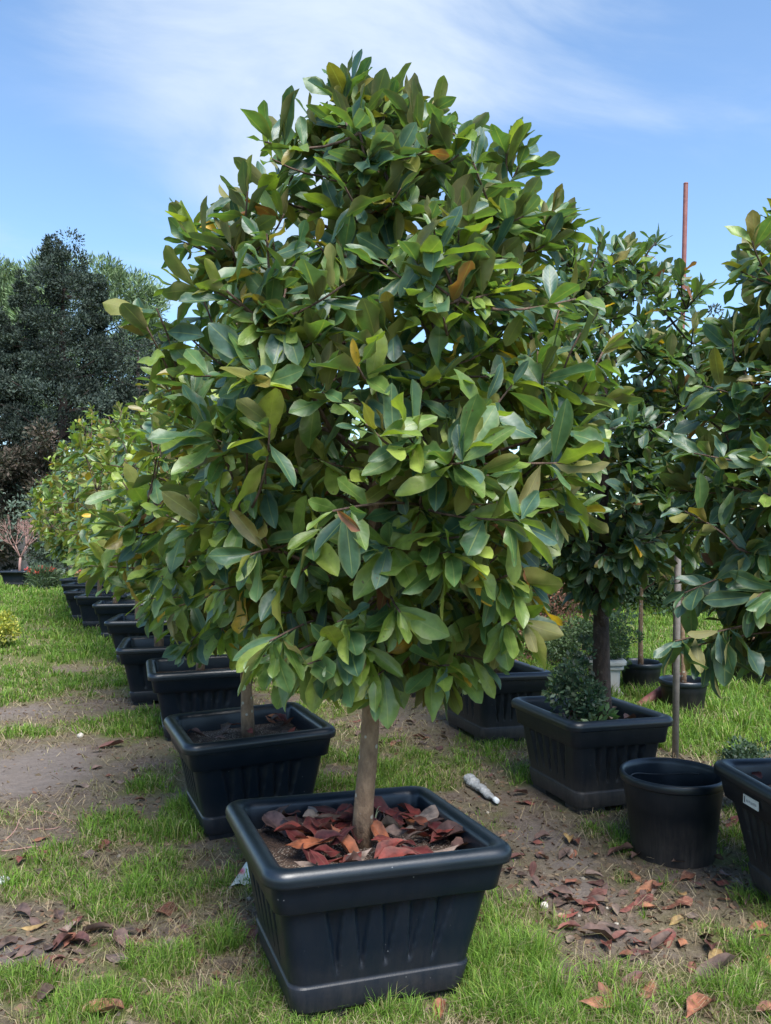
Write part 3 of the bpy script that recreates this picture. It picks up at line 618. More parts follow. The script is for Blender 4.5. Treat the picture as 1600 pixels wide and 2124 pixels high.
magnolia('dark green magnolia in the planter with the white label', bR0, 2.98, [(.24, .55, .4), (.34, .66, .5), (.5, .70, .6), (.64, .60, .6), (.78, .50, .5), (.9, .40, .4), (1, .28, .2)], 330, 10.5, .155, 25, (W_TOP, W_DARK), .036, 26, clear=.28, manual=[(1560, 500, -.3, -.3, 1), (1530, 560, -.2, -.6, .7), (1590, 470, -.1, 0, 1), (1400, 1330, -.3, -.9, -.5), (1440, 1340, -.25, -.8, -.6), (1490, 1310, -.3, -.5, -.5), (1420, 1230, -.2, -.8, -.2), (1420, 1060, -.2, -.9, .1), (1440, 940, -.2, -.8, .3), (1460, 800, -.2, -.8, .4), (1520, 700, -.2, -.6, .6), (1560, 1250, -.4, -.4, -.4)])
for (x, y, r_), h, s, lab in zip(BGP, (2.6, 2.5, 2.9, 0), (31, 32, 33, 34), ('slim young evergreen with a yellow brown stem in the round pot by the white container', 'slim young evergreen in the round pot by the grey pipe', 'slim young evergreen in the wide shallow round pot', '')):
    if h: magnolia(lab, (x, y, r_ * 1.05 if r_ < .3 else .3), h, std_prof(.62, .40), 95, 8.5, .13, s, (W_DARK, W_DARK), .024, 10, n_obj=60, group='young trees in round pots')

# which leaves show largest: a small depth buffer over all trees
cell = 5; GW, GH = 1600 // cell + 1, 2124 // cell + 1
keyL, dep, own = [], [], []
for k, T in enumerate(TREES):
    for sh in range(len(SH)):
        ii = np.nonzero(T.s == sh)[0]
        if len(ii) == 0: continue
        V = SH[sh][0]; q = V[SH[sh][1]].mean(1); q = np.concatenate([q, V])
        P = np.einsum('nij,vj->nvi', T.R[ii], q) + T.t[ii][:, None] + T.base
        px, py, d = project(P); ok = (px >= 0) & (px < 1600) & (py >= 0) & (py < 2124)
        cl = (py // cell).astype(int) * GW + (px // cell).astype(int); o = np.broadcast_to((k * 100000 + ii)[:, None], ok.shape)
        keyL.append(cl[ok]); dep.append(d[ok]); own.append(o[ok])
keyL = np.concatenate(keyL); dep = np.concatenate(dep); own = np.concatenate(own)
od = np.lexsort((dep, keyL)); keyL, dep, own = keyL[od], dep[od], own[od]
first = np.concatenate([[True], keyL[1:] != keyL[:-1]])
vis, cnt = np.unique(own[first], return_counts=True)
for k, T in enumerate(TREES):
    m = (vis // 100000) == k; ids = vis[m] % 100000; c_ = cnt[m]; ids = ids[c_ >= 3]; c_ = c_[c_ >= 3]
    pick = ids[np.argsort(-c_)][:T.n_obj]; isp = np.zeros(len(T.s), bool); isp[pick] = True
    for i in pick:
        M4 = Matrix.Identity(4)
        for a in range(3):
            for b in range(3): M4[a][b] = T.R[i][a][b]
            M4[a][3] = T.t[i][a]
        obj('leaf', leaf_mesh(T.s[i], T.ti[i]), T.root, mtx=M4)
    Vs, Fs, Ts, Us, n0 = [], [], [], [], 0
    for sh in range(len(SH)):
        ii = np.nonzero((T.s == sh) & ~isp)[0]
        if len(ii) == 0: continue
        V, Fc, UV = SH[sh]; P = np.einsum('nij,vj->nvi', T.R[ii], V) + T.t[ii][:, None]
        nv = len(V); Vs.append(P.reshape(-1, 3)); Fs.append((Fc[None] + (n0 + np.arange(len(ii)) * nv)[:, None, None]).reshape(-1, 4)); n0 += nv * len(ii)
        Ts.append(np.repeat(TINTS[T.ti[ii]], nv, 0)); Us.append(np.tile(UV, (len(ii), 1)))
    cr = obj('crown', mesh('crown', np.concatenate(Vs), np.concatenate(Fs), M_LEAF, True, np.concatenate(Ts), np.concatenate(Us)), T.root); tag(cr, kind='stuff')

# ---------------------------------------------------------------- small leaved shrubs, conifers, background
def leaf_cloud(C, N, size, tints, seed, elong=2.4, rand=.7, up=.3):
    """C centres (n,3), N outward dirs (n,3): one bent diamond leaf per point"""
    r = np.random.default_rng(seed); n = len(C); size = np.broadcast_to(size, (n,)) * r.uniform(.6, 1.3, n)
    d = unit(N + r.normal(0, rand, (n, 3)) + np.array([0, 0, up])); s = unit(np.cross(d, r.normal(0, 1, (n, 3)))); nn = np.cross(d, s)
    L = size[:, None]; Wd = L / elong * .5
    V = np.stack([C, C + d * L * .5 + s * Wd + nn * L * .06, C + d * L, C + d * L * .5 - s * Wd + nn * L * .06], 1).reshape(-1, 3)
    Fc = np.arange(n * 4).reshape(n, 4); t = np.asarray(tints)[r.integers(len(tints), size=n)] * r.uniform(.75, 1.25, (n, 1))
    return V, Fc, np.repeat(t, 4, 0)
def blob_points(n, cen, radii, seed, clumps=30, cr=.3, shell=.55):
    r = np.random.default_rng(seed); k = unit(r.normal(0, 1, (clumps, 3))) * (r.uniform(shell, 1, (clumps, 1)))
    cr_ = cr * r.uniform(.6, 1.2, clumps); j = r.integers(clumps, size=n); o = unit(r.normal(0, 1, (n, 3)))
    q = k[j] + o * (cr_[j] * r.uniform(.55, 1, n) ** .5)[:, None]
    return np.asarray(cen) + q * np.asarray(radii), unit(o + q * .4)
def shrub(name, label, cat, base, radii, n, size, tints, seed, mat=None, clumps=30, cr=.35, group=None, lift=.9, stem_r=.02, elong=2.2, stemm=None, up=.3):
    base = np.asarray(base, float); t = thing(name, label, cat, base, group); a = Acc(); r = np.random.default_rng(seed)
    for k in range(5):
        e = np.array([r.uniform(-.5, .5) * radii[0], r.uniform(-.5, .5) * radii[1], radii[2] * lift * r.uniform(.6, 1.3)]); V, Fc = tube(bez(np.array([r.uniform(-.02, .02), r.uniform(-.02, .02), -.02]), e * np.array([.3, .3, .6]), e, 6), np.linspace(stem_r, stem_r * .3, 6), 6); a.add(V, Fc)
    obj('stem', a.build('stem', stemm or M_TWIG), t)
    C, N = blob_points(n, (0, 0, radii[2] * lift), radii, seed, clumps, cr); ok = C[:, 2] > 0
    o = obj('foliage', mesh('foliage', *leaf_cloud(C[ok], N[ok], size, tints, seed, elong, up=up)[:2], mat or M_SMALL, False, leaf_cloud(C[ok], N[ok], size, tints, seed, elong, up=up)[2]), t); tag(o, kind='stuff')
    return t
G_BOX = [(.05, .10, .035), (.07, .13, .045), (.035, .075, .03), (.10, .16, .07)]
G_TEAL = [(.02, .06, .035), (.03, .08, .045), (.015, .045, .028), (.045, .10, .05)]
G_DK = [(.02, .045, .022), (.03, .06, .028), (.015, .035, .02), (.045, .075, .035)]
G_CON = [(.032, .048, .042), (.045, .064, .053), (.025, .037, .034), (.062, .082, .066)]
G_PINE = [(.13, .20, .10), (.16, .235, .12), (.10, .16, .08), (.19, .26, .14)]
G_BRN = [(.075, .058, .045), (.05, .045, .033), (.10, .075, .06), (.04, .045, .03)]
G_SIL = [(.12, .16, .12), (.16, .20, .16), (.08, .12, .09)]
G_YEL = [(.45, .42, .04), (.35, .38, .05), (.2, .28, .04), (.5, .5, .1)]

# weeds round the dark trunk
q = soil_base('R1', px=1192); q[1] -= .10
shrub('weed_bush', 'bushy dark green weeds growing in the square planter beside the empty round pot', 'weeds', q, (.16, .15, .23), 1900, .038, G_TEAL, 51, clumps=34, cr=.28, lift=1.05, stem_r=.005, elong=2.0, stemm=M_TWIGP)
q = soil_base('R1', px=1222); q[1] -= .2
shrub('weed_seedling', 'pale broad leaved seedling at the foot of the dark trunk', 'weeds', q, (.07, .07, .06), 60, .07, [(.06, .13, .05), (.09, .17, .06)], 52, clumps=10, cr=.5, stem_r=.003)
# clipped shrub in the white container and its neighbours
q = at(1275, 1452); t = thing('white_container', 'dirty white square container under the clipped green shrub', 'container', (q[0] - .04, q[1] + .2, 0))
body, rim, foot, soil, b_, bd_ = pot_meshes(.36, .36, .36, M_WHITEPOT, False, 8); obj('body', body, t); obj('rim', rim, t); obj('soil', soil, t)
for sx in (-1, 1):
    for sy in (-1, 1): obj('foot', foot, t, (sx * .06, sy * .06, 0))
qq = at_y(1215, 1385, q[1] + .2)
shrub('clipped_shrub', 'clipped round box shrub with small leaves above the white container', 'shrub', (qq[0] + .05, qq[1], .25), (.44, .36, .24), 9000, .034, G_BOX, 53, clumps=60, cr=.3, lift=1.0, stem_r=.01)
q = at(1565, 1590, .0); q = at_y(1565, 1572, 4.6)
t = thing('nursery_pot', 'small black pot of the low shrub behind the labelled planter', 'pot', (q[0], 4.6, 0.))
V, Fc = tube(np.array([[0, 0, 0], [0, 0, .002], [0, 0, .19], [0, 0, .2], [0, 0, .2], [0, 0, .15]]), [.10, .105, .13, .14, .12, .115], 20); obj('body', mesh('nursery_pot', V, Fc, M_POTD, False), t)
shrub('low_shrub', 'low grey green shrub with tiny leaves behind the labelled planter', 'shrub', (q[0], 4.6, .14), (.17, .17, .12), 2400, .026, [(.06, .11, .06), (.10, .16, .10), (.04, .08, .04)], 54, clumps=40, cr=.32, lift=1.0, stem_r=.005)
# left edge yellow shrub, red flowers, bare shrub in a pot
q = at(-14, 1345); shrub('variegated_shrub', 'bright yellow variegated shrub at the grass edge', 'shrub', (q[0], q[1], 0), (.26, .26, .26), 2500, .05, G_YEL, 55, clumps=40, cr=.32)
q = at(88, 1222); t0 = shrub('flowering_plant', 'tufted plant with red flowers by the bare twiggy shrub', 'plant', (q[0], q[1], 0), (.35, .3, .22), 1800, .22, [(.05, .09, .05), (.08, .13, .06)], 56, clumps=16, cr=.5, elong=9, up=.9)
C, N = blob_points(260, (-.05, 0, .47), (.34, .2, .07), 57, 14, .4); V, Fc, tt = leaf_cloud(C, N, .06, [(.55, .06, .05), (.65, .10, .08), (.5, .05, .06)], 57, 1.3); tag(obj('blossom', mesh('blossom', V, Fc, M_SMALL, False, tt), t0), kind='stuff')
q = at(150, 1216); t0 = shrub('russet_shrub', 'low russet and orange shrub behind the far end of the planter row', 'shrub', (q[0] + .9, q[1] + 1.5, 0), (1.5, .5, .4), 3000, .09, [(.30, .12, .05), (.22, .13, .05), (.12, .12, .05), (.35, .08, .05)], 58, clumps=40, cr=.3)
q = at(22, 1218); round_q = q
tp, mp_ = planter('black square planter holding a bare pinkish twiggy shrub near the grey wall', q[0] + .02, q[1] + .35, .05, .72, .72, .42, fluted=False, ns=10, group='square black planters')
tw = thing('bare_shrub', 'leafless pinkish twiggy shrub in the planter near the grey wall', 'shrub', (q[0] + .08, q[1] + .35, .32))
r_ = np.random.default_rng(60)
def grow(a, p, d, L, rr, depth):
    e = p + d * L; V, Fc = tube(bez(p, p + d * L * .5 + r_.normal(0, L * .06, 3), e, 5), np.linspace(rr, rr * .65, 5), 5); a.add(V, Fc)
    if depth == 0: return
    for k in range(3 if depth > 1 else 2): grow(a, e, unit(d + r_.normal(0, .42, 3) + np.array([0, 0, .18])), L * r_.uniform(.6, .85), rr * .62, depth - 1)
a = Acc(); V, Fc = tube(np.array([[0, 0, -.02], [.0, 0, .25], [.02, 0, .45]]), [.04, .034, .03], 8); obj('trunk', mesh('trunk', V, Fc, M_TWIGP), tw)
for k in range(5):
    a = Acc(); grow(a, np.array([.02, 0, .42]), unit(np.array([r_.uniform(-.6, .6), r_.uniform(-.4, .4), 1])), .38, .02, 4); obj('branch', a.build('branch', M_TWIGP), tw)

# grey block wall far left
q = at(30, 1193); wl = thing('block_wall', 'low grey block wall behind the bare twiggy shrub', 'wall', (q[0] - 3, q[1] + 2, 0))
blk = mesh('block', *box((0, 0, 0), (.585, .18, .285)), M_WALL, False)
core = mesh('wall_core', *box((0, 0, .75), (11.7, .165, 1.5)), M_WALL, False); obj('core', core, wl)
for j in range(5):
    for i in range(20): obj('block', blk, wl, (-5.85 + .3 * (j % 2) + i * .6, -.0, .15 + j * .3))

def conifer(name, label, cx_px, d, top_py, bot_z, prof, n, size, tints, seed, mat=None, clump_r=.55, nclump=260, elong=2.2, up=.5, fill=.75, spires=()):
    """prof: (height fraction, half width m)"""
    r = np.random.default_rng(seed); q = at_y(cx_px, top_py, d); Ht = q[2]; t = thing(name, label, 'tree', (q[0], d, 0), 'background conifers')
    V, Fc = tube(np.array([[0, 0, -.1], [.1, 0, Ht * .4], [0, .1, Ht * .93]]), [.28, .2, .03], 10); obj('trunk', mesh('trunk', V, Fc, M_BARKD), t)
    ph = [p[0] for p in prof]; pw = [p[1] for p in prof]
    h = r.uniform(ph[0], ph[-1], nclump * 3); keep = r.random(nclump * 3) < np.interp(h, ph, pw) / max(pw); h = h[keep][:nclump]
    az = r.uniform(0, 6.283, len(h)); R_ = np.interp(h, ph, pw) * r.uniform(fill - .25, 1.05, len(h))
    k = np.column_stack([R_ * np.cos(az), R_ * np.sin(az) * .8, h * Ht]); cr_ = clump_r * r.uniform(.5, 1.25, len(h))
    for (dx, f0, f1, hw) in spires:
        m_ = 26; hh_ = r.uniform(f0, f1, m_); aa_ = r.uniform(0, 6.283, m_); w_ = hw * (1 - (hh_ - f0) / (f1 - f0)) ** .7
        k = np.concatenate([k, np.column_stack([dx + w_ * np.cos(aa_), w_ * np.sin(aa_), hh_ * Ht])]); cr_ = np.concatenate([cr_, clump_r * r.uniform(.35, .7, m_)]); h = np.concatenate([h, hh_]); az = np.concatenate([az, aa_]); R_ = np.concatenate([R_, w_])
    j = r.integers(len(h), size=n); o = unit(r.normal(0, 1, (n, 3)) + np.column_stack([np.cos(az), np.sin(az), np.full(len(h), .4)])[j] * .5)
    C = k[j] + o * (cr_[j] * r.uniform(.5, 1, n))[:, None] * np.array([1, 1, .75]); ct = r.uniform(.45, 1.6, len(h))[j]
    V, Fc, tt = leaf_cloud(C, o, size, tints, seed, elong, .6, up); tt = tt * np.repeat(ct, 4)[:, None]
    tag(obj('crown', mesh('crown', V, Fc, mat or M_NEEDLE, False, tt), t), kind='stuff')
    a = Acc()
    for i in range(0, len(h), 6):
        p0 = np.array([0, 0, max(.3, k[i][2] - .25 * R_[i])]); V, Fc = tube(bez(p0, (p0 + k[i]) / 2 + np.array([0, 0, -.1]), k[i], 5), np.linspace(.06, .015, 5), 5); a.add(V, Fc)
    tag(obj('branch', a.build('branch', M_BARKD), t), kind='stuff')
conifer('juniper_tree', 'big dark grey green juniper with several pointed tops', 128, 30, 500, 0, [(.0, 2.6), (.25, 3.0), (.5, 2.9), (.62, 2.1), (.72, 1.4), (.85, 1.1), (.95, .6), (1, .3)], 130000, .115, G_CON, 71, clump_r=.5, nclump=480, spires=((-1.35, .62, .90, .55), (1.25, .66, .90, .5), (-.35, .8, 1.0, .4), (-2.2, .55, .78, .5)))
conifer('juniper_tree', 'dark juniper mass reaching the picture edge beside the big pointed one', -60, 31, 640, 0, [(.0, 3.0), (.4, 3.2), (.7, 2.6), (.9, 1.6), (1, .7)], 70000, .125, G_CON, 72, clump_r=.55, nclump=420)
conifer('juniper_tree', 'dark juniper mass running behind the planter row from the big pointed one', 285, 32, 690, 0, [(.0, 3.2), (.4, 3.2), (.7, 2.6), (.9, 1.6), (1, .8)], 70000, .125, G_CON, 73, clump_r=.55, nclump=420)
conifer('pine_tree', 'rounded light green pine standing behind the junipers', 175, 42, 560, 0, [(.45, 3.0), (.6, 4.2), (.8, 4.4), (.93, 3.2), (1, 1.6)], 42000, .32, G_PINE, 74, clump_r=1.0, nclump=220, elong=5, up=1.0)
conifer('pine_tree', 'rounded light green pine half out of sight beyond the junipers', -40, 42, 552, 0, [(.45, 3.0), (.6, 3.6), (.8, 3.4), (.93, 2.6), (1, 1.4)], 32000, .32, G_PINE, 75, clump_r=1.0, nclump=180, elong=5, up=1.0)
conifer('cypress_tree', 'slim dark cypress tip far behind the dark trunked evergreen', 1488, 45, 640, 0, [(.05, 1.0), (.5, 1.2), (.8, .7), (1, .12)], 9000, .22, G_CON, 76, clump_r=.35, nclump=120)
def thicket(name, label, px0, px1, d, top, tints, seed, n, size=.13, cat='thicket', depth=1.2):
    r = np.random.default_rng(seed); x0, x1 = at_y(px0, 1000, d)[0], at_y(px1, 1000, d)[0]; c = int((x1 - x0) * 9) + 8
    k = np.column_stack([r.uniform(x0, x1, c), d + r.uniform(-depth, depth, c), r.uniform(.1, 1, c) * top]); k[:, 2] *= .7 + .5 * vnoise(k[:, 0] * .8, k[:, 1] * 0 + seed, seed)
    j = r.integers(c, size=n); o = unit(r.normal(0, 1, (n, 3))); C = k[j] + o * r.uniform(.1, .55, (n, 1)); C[:, 2] = np.maximum(C[:, 2], .03)
    V, Fc, tt = leaf_cloud(C, o, size, tints, seed); tt = tt * np.repeat(r.uniform(.6, 1.35, c)[j], 4)[:, None]
    o_ = obj(name, mesh(name, V, Fc, M_NEEDLE, False, tt)); tag(o_, label, cat, kind='stuff')
thicket('thicket', 'brown tangled brush under the junipers', -160, 420, 27.5, 5.2, G_BRN, 81, 42000, .16)
thicket('silver_thicket', 'silvery green bushes behind the far planters', 30, 330, 25.5, 2.6, G_SIL, 82, 6000, .14)
thicket('dark_thicket', 'dark evergreen shrubs closing the view behind the inner row', 380, 1500, 15, 2.0, G_DK, 83, 42000, .11)
thicket('green_thicket', 'mixed green shrubs beyond the lush grass', 1050, 1900, 17, 1.9, G_DK + G_BOX, 84, 30000, .12)
thicket('russet_thicket', 'rusty brown dry shrub behind the clipped box shrub', 1080, 1200, 9.6, .95, [(.16, .07, .05), (.22, .10, .07), (.10, .06, .04)], 85, 2500, .06, depth=.3)

# ---------------------------------------------------------------- pipes
def pipe(name, label, p0, p1, r, mat, cat='pole', hollow=True):
    p0 = np.asarray(p0, float); p1 = np.asarray(p1, float); t = thing(name, label, cat, p0)
    V, Fc = tube(np.array([p0, p0 + (p1 - p0) * .5, p1]) - p0, r, 14, cap=False); Fc.append(list(range(14))[::-1]); obj('shaft', mesh('shaft', V, Fc, mat), t)
    e = unit(p1 - p0); V, Fc = tube(np.array([p1 - e * .012, p1 - e * .011, p1 + e * .001, p1 + e * .0015]) - p0, [r * .6, r * 1.03, r * 1.03, r * .72], 14); obj('end_collar', mesh('end_collar', V, Fc, mat), t)
p = at(1401, 1572); top = at_y(1409, 940, p[1]); pipe('grey_pole', 'upright grey steel pipe between the weedy planter and the empty round pot', p, top, .0205 * p[1] / 5.6 * 1.1, M_STEEL)
Yp = 7.4; p = at_y(1397, 1400, Yp); p[2] = 0; top = at_y(1423, 380, Yp); pipe('red_pole', 'tall rust red pole rising above the trees against the sky', p, top, .0205, M_RUST)
p = at(1322, 1480); p[1] += .1; top = at_y(1415, 1405, p[1] + .25); pipe('leaning_pipe', 'short rust red pipe leaning through the grass by the grey pipe', p, top, .046, M_RUST, 'pipe')
p = at(962, 1440); p[1] += 1.6; top = at_y(957, 1200, p[1]); pipe('thin_stake', 'thin grey stake standing behind the planter with pale grit', [p[0], p[1], 0], top, .018, M_STEEL, 'stake')

# ---------------------------------------------------------------- label sticker on the right planter
t, mtx, Hh = POTS['R0']
lm_white = simple('sticker_paper', (.62, .62, .60), (.72, .72, .70), 30, .5, .05, .001); lm_ink = simple('sticker_ink', (.05, .05, .06), (.10, .10, .11), 30, .5, .05, .001); lm_grey = simple('sticker_grey_ink', (.30, .30, .31), (.4, .4, .41), 30, .5, .05, .001)
xs_ = -.84 / 2 + .028; 
def on_side(y0, y1, z0, z1, proud, mat, name, parent):
    V, Fc = box((xs_ - proud / 2, (y0 + y1) / 2, (z0 + z1) / 2), (proud, abs(y1 - y0), z1 - z0)); return obj(name, mesh(name, V, Fc, mat, False), parent)
stk = on_side(.055, -.055, .432, .470, .004, lm_white, 'label_sticker', t); tag(stk, 'small white printed label')
V, Fc = box((xs_ - .0047, .043, .451), (.0014, .006, .026)); obj('print_mark', mesh('print_mark', V, Fc, lm_ink, False), stk)
for k, (a_, b_) in enumerate(((.030, .016), (.012, .002), (-.003, -.018), (-.022, -.044))):
    V, Fc = box((xs_ - .0047, (a_ + b_) / 2, .449 + .002 * (k % 2)), (.0014, abs(a_ - b_), .009)); obj('print_mark', mesh('print_mark', V, Fc, lm_grey, False), stk)

# ---------------------------------------------------------------- grass, straw, crumbs
def pot_block(x, y):                          # no grass inside planters
    ok = np.ones(len(x), bool)
    for nm, (t, mtx, Hh) in POTS.items():
        inv = mtx.inverted(); a = np.array(inv)[:2, :2]; b = np.array(inv)[:2, 3]
        lx = a[0, 0] * x + a[0, 1] * y + b[0]; ly = a[1, 0] * x + a[1, 1] * y + b[1]
        ok &= ~((np.abs(lx) < .27) & (np.abs(ly) < .26))
    ok &= (x - EP[0]) ** 2 + (y - EP[1]) ** 2 > (EPr * .78) ** 2
    for (bx, by, br) in BGP: ok &= (x - bx) ** 2 + (y - by) ** 2 > (br * .75) ** 2
    return ok
def blades(x, y, hgt, wid, lean_dir, lean, tint, name, label, mat, seg=2, lift=0.0):
    n = len(x); z = ground_z(x, y) - .003 + lift; P0 = np.column_stack([x, y, z]); ld = np.column_stack([np.cos(lean_dir), np.sin(lean_dir), np.zeros(n)])
    az = rng.uniform(0, 6.28, n); sd_ = np.column_stack([np.cos(az), np.sin(az), np.zeros(n)]) * (wid / 2)[:, None]
    mid = P0 + ld * (hgt * lean * .35)[:, None] + np.array([0, 0, 1.]) * (hgt * .62)[:, None]
    tip = P0 + ld * (hgt * lean)[:, None] + np.array([0, 0, 1.]) * (hgt * np.maximum(.12, 1 - .45 * lean ** 1.3))[:, None]
    V = np.stack([P0 - sd_, P0 + sd_, mid + sd_ * .8, mid - sd_ * .8, tip + sd_ * .12, tip - sd_ * .12], 1).reshape(-1, 3)
    b = (np.arange(n) * 6)[:, None]; Fc = np.concatenate([b + np.array([0, 1, 2, 3]), b + np.array([3, 2, 4, 5])], 1).reshape(-1, 4)
    o = obj(name, mesh(name, V, Fc, mat, True, np.repeat(tint, 6, 0))); tag(o, label, 'grass', kind='stuff')
NT = 52000
d = np.exp(rng.uniform(math.log(1.7), math.log(30), NT)); an = rng.uniform(-.66, .66, NT); tx_, ty_ = d * np.sin(an), d * np.cos(an)
ga = grass_amount(tx_, ty_); keep = (rng.random(NT) < ga ** 1.5 * .85 + .025) & pot_block(tx_, ty_); tx_, ty_, ga, d = tx_[keep], ty_[keep], ga[keep], d[keep]
nb = np.clip((5 + 15 * ga) * rng.uniform(.5, 1.4, len(tx_)), 3, 26).astype(int); k = np.repeat(np.arange(len(tx_)), nb); n = len(k)
th_ = rng.uniform(0, 6.283, n); rr_ = rng.uniform(0, 1, n) ** .6 * .022 * np.maximum(1, d[k] / 3.2)
bx, by = tx_[k] + rr_ * np.cos(th_), ty_[k] + rr_ * np.sin(th_)
lush = sstep(.0, .8, field([(*at(1500, 1450)[:2], 1.8, 2.0, 1), (*at(1080, 2020)[:2], .3, .35, .6), (*at(420, 1700)[:2], .2, .5, .5)], tx_, ty_))
hh = (.020 + .050 * ga + .06 * lush)[k] * rng.uniform(.35, 1.5, n) * (.45 + .9 * vnoise(tx_ * 9, ty_ * 9, 64))[k] * np.minimum(1.5, np.maximum(1, d[k] / 9))
ww = .0026 * np.maximum(1, d[k] / 2.6) * rng.uniform(.7, 1.3, n)
GT = np.array([(.095, .19, .026), (.13, .235, .034), (.165, .275, .045), (.08, .145, .03), (.22, .27, .065), (.27, .25, .12), (.35, .30, .19)])
dryp = np.clip(.62 - .50 * ga[k], .15, .65); gi = np.where(rng.random(n) < dryp, rng.integers(4, 7, n), rng.integers(0, 4, n))
gt = GT[gi] * rng.uniform(.8, 1.25, (n, 1)); tone = (.8 + .45 * fbm(bx, by, 1.4, 91))[:, None]
blades(bx, by, hh, ww, th_ + rng.normal(0, .5, n), rng.uniform(.15, 1.1, n), gt * tone, 'grass', 'patchy green grass between the planters', M_GRASS)
NS = 70000
d = np.exp(rng.uniform(math.log(1.7), math.log(16), NS)); an = rng.uniform(-.62, .62, NS); sx_, sy_ = d * np.sin(an), d * np.cos(an)
ba = np.clip(field(BP, sx_, sy_), 0, 1); keep = (rng.random(NS) < (.85 - .75 * ba) * (.15 + 1.2 * sstep(.42, .62, fbm(sx_, sy_, 2.1, 55)))) & pot_block(sx_, sy_); sx_, sy_, d = sx_[keep], sy_[keep], d[keep]; n = len(sx_)
ST = np.array([(.30, .24, .16), (.38, .32, .22), (.22, .17, .11), (.16, .12, .085), (.26, .24, .12)])
blades(sx_, sy_, rng.uniform(.03, .085, n), .0022 * np.maximum(1, d / 3), rng.uniform(0, 6.28, n), rng.uniform(1.3, 2.4, n), ST[rng.integers(0, 5, n)] * rng.uniform(.7, 1.2, (n, 1)), 'dead_grass', 'flattened straw coloured dead grass over the soil', M_STRAW, lift=.002)
NC = 30000
d = np.exp(rng.uniform(math.log(1.7), math.log(9), NC)); an = rng.uniform(-.6, .6, NC); cx_, cy_ = d * np.sin(an), d * np.cos(an); ok = pot_block(cx_, cy_) & (rng.random(NC) < 1 - .8 * np.clip(field(BP[:2], cx_, cy_), 0, 1)); cx_, cy_ = cx_[ok], cy_[ok]
C = np.column_stack([cx_, cy_, ground_z(cx_, cy_) + .002]); N = np.column_stack([rng.normal(0, 1, (len(C), 2)), np.full(len(C), .05)])
V, Fc, tt = leaf_cloud(C, unit(N), rng.uniform(.008, .04, len(C)), [(.10, .055, .04), (.16, .09, .065), (.06, .04, .03), (.22, .16, .11), (.13, .10, .08)], 5, 1.8, .15, .02)
tag(obj('leaf_crumbs', mesh('leaf_crumbs', V, Fc, M_STRAW, False, tt)), 'crumbled brown leaf fragments strewn over the soil', 'litter', kind='stuff')

NK = 5000
d = np.exp(rng.uniform(math.log(1.7), math.log(8), NK)); an = rng.uniform(-.6, .6, NK); cx_, cy_ = d * np.sin(an), d * np.cos(an)
ok = pot_block(cx_, cy_) & (rng.random(NK) < .25 + .6 * sstep(.45, .65, fbm(cx_, cy_, 3.3, 71))); cx_, cy_ = cx_[ok], cy_[ok]; n = len(cx_)
t_ = (1 + 5 ** .5) / 2; ico = unit(np.array([(-1, t_, 0), (1, t_, 0), (-1, -t_, 0), (1, -t_, 0), (0, -1, t_), (0, 1, t_), (0, -1, -t_), (0, 1, -t_), (t_, 0, -1), (t_, 0, 1), (-t_, 0, -1), (-t_, 0, 1)]))
icf = np.array([(0,11,5),(0,5,1),(0,1,7),(0,7,10),(0,10,11),(1,5,9),(5,11,4),(11,10,2),(10,7,6),(7,1,8),(3,9,4),(3,4,2),(3,2,6),(3,6,8),(3,8,9),(4,9,5),(2,4,11),(6,2,10),(8,6,7),(9,8,1)])
sz = rng.uniform(0, 1, n) ** 3 * .011 + .003
V = ico[None] * (sz[:, None] * rng.uniform(.6, 1.3, (n, 12)))[..., None] * np.array([1, 1, .7]) + np.column_stack([cx_, cy_, ground_z(cx_, cy_) + sz * .2])[:, None]
ct_ = np.array([(.13, .10, .08), (.19, .155, .13), (.10, .075, .06), (.27, .24, .21), (.38, .35, .31)])[rng.choice(5, n, p=[.32, .3, .22, .12, .04])]
tag(obj('soil_clods', mesh('soil_clods', V.reshape(-1, 3), (icf[None] + (np.arange(n) * 12)[:, None, None]).reshape(-1, 3), M_STRAW, False, np.repeat(ct_, 12, 0))), 'small soil clods and grit strewn over the ground', 'grit', kind='stuff')
# ---------------------------------------------------------------- fallen leaves
DS = [leaf_shape(300 + i, Wd=.36 + .1 * (i % 4) / 3, dry=True) for i in range(14)]
DC = {'maroon': [(.11, .024, .024), (.14, .036, .032), (.08, .022, .024)], 'rust orange': [(.28, .095, .045), (.33, .13, .06), (.22, .075, .045)], 'purple brown': [(.10, .060, .055), (.13, .08, .072), (.075, .05, .045)], 'pale grey brown': [(.22, .175, .15), (.27, .22, .185), (.17, .13, .115)], 'ochre yellow': [(.33, .21, .06), (.36, .25, .08)], 'brick red': [(.24, .05, .04), (.19, .042, .034)]}
DM = {}
def dry_mesh(col, dull=1.0):
    i = random.randrange(len(DS)); j = random.randrange(len(DC[col])); key = (col, i, j, dull)
    if key not in DM:
        V, Fc, UV = DS[i]; V = V - np.array([0, .5, 0]); V = V - np.array([0, 0, np.percentile(V[:, 2], 12)]); DM[key] = mesh('fallen_leaf', V, Fc, M_DRY, True, np.tile(np.array(DC[col][j]) * dull * (.75 if dull < 1 else 1) + (np.array([.045, .036, .03]) if dull < 1 else 0), (len(V), 1)), UV)
    return DM[key]
def fallen(x, y, z, L, col, label, group, tilt=.18, rz=None):
    o = obj('fallen_leaf', dry_mesh(col, random.choice((.72, .95)) if 'ground' in group else 1.0)); o.location = (x, y, z); o.rotation_euler = (random.gauss(0, tilt), random.gauss(0, tilt), random.uniform(0, 6.28) if rz is None else rz); o.scale = (L, L, L)
    tag(o, label, 'leaf', group)
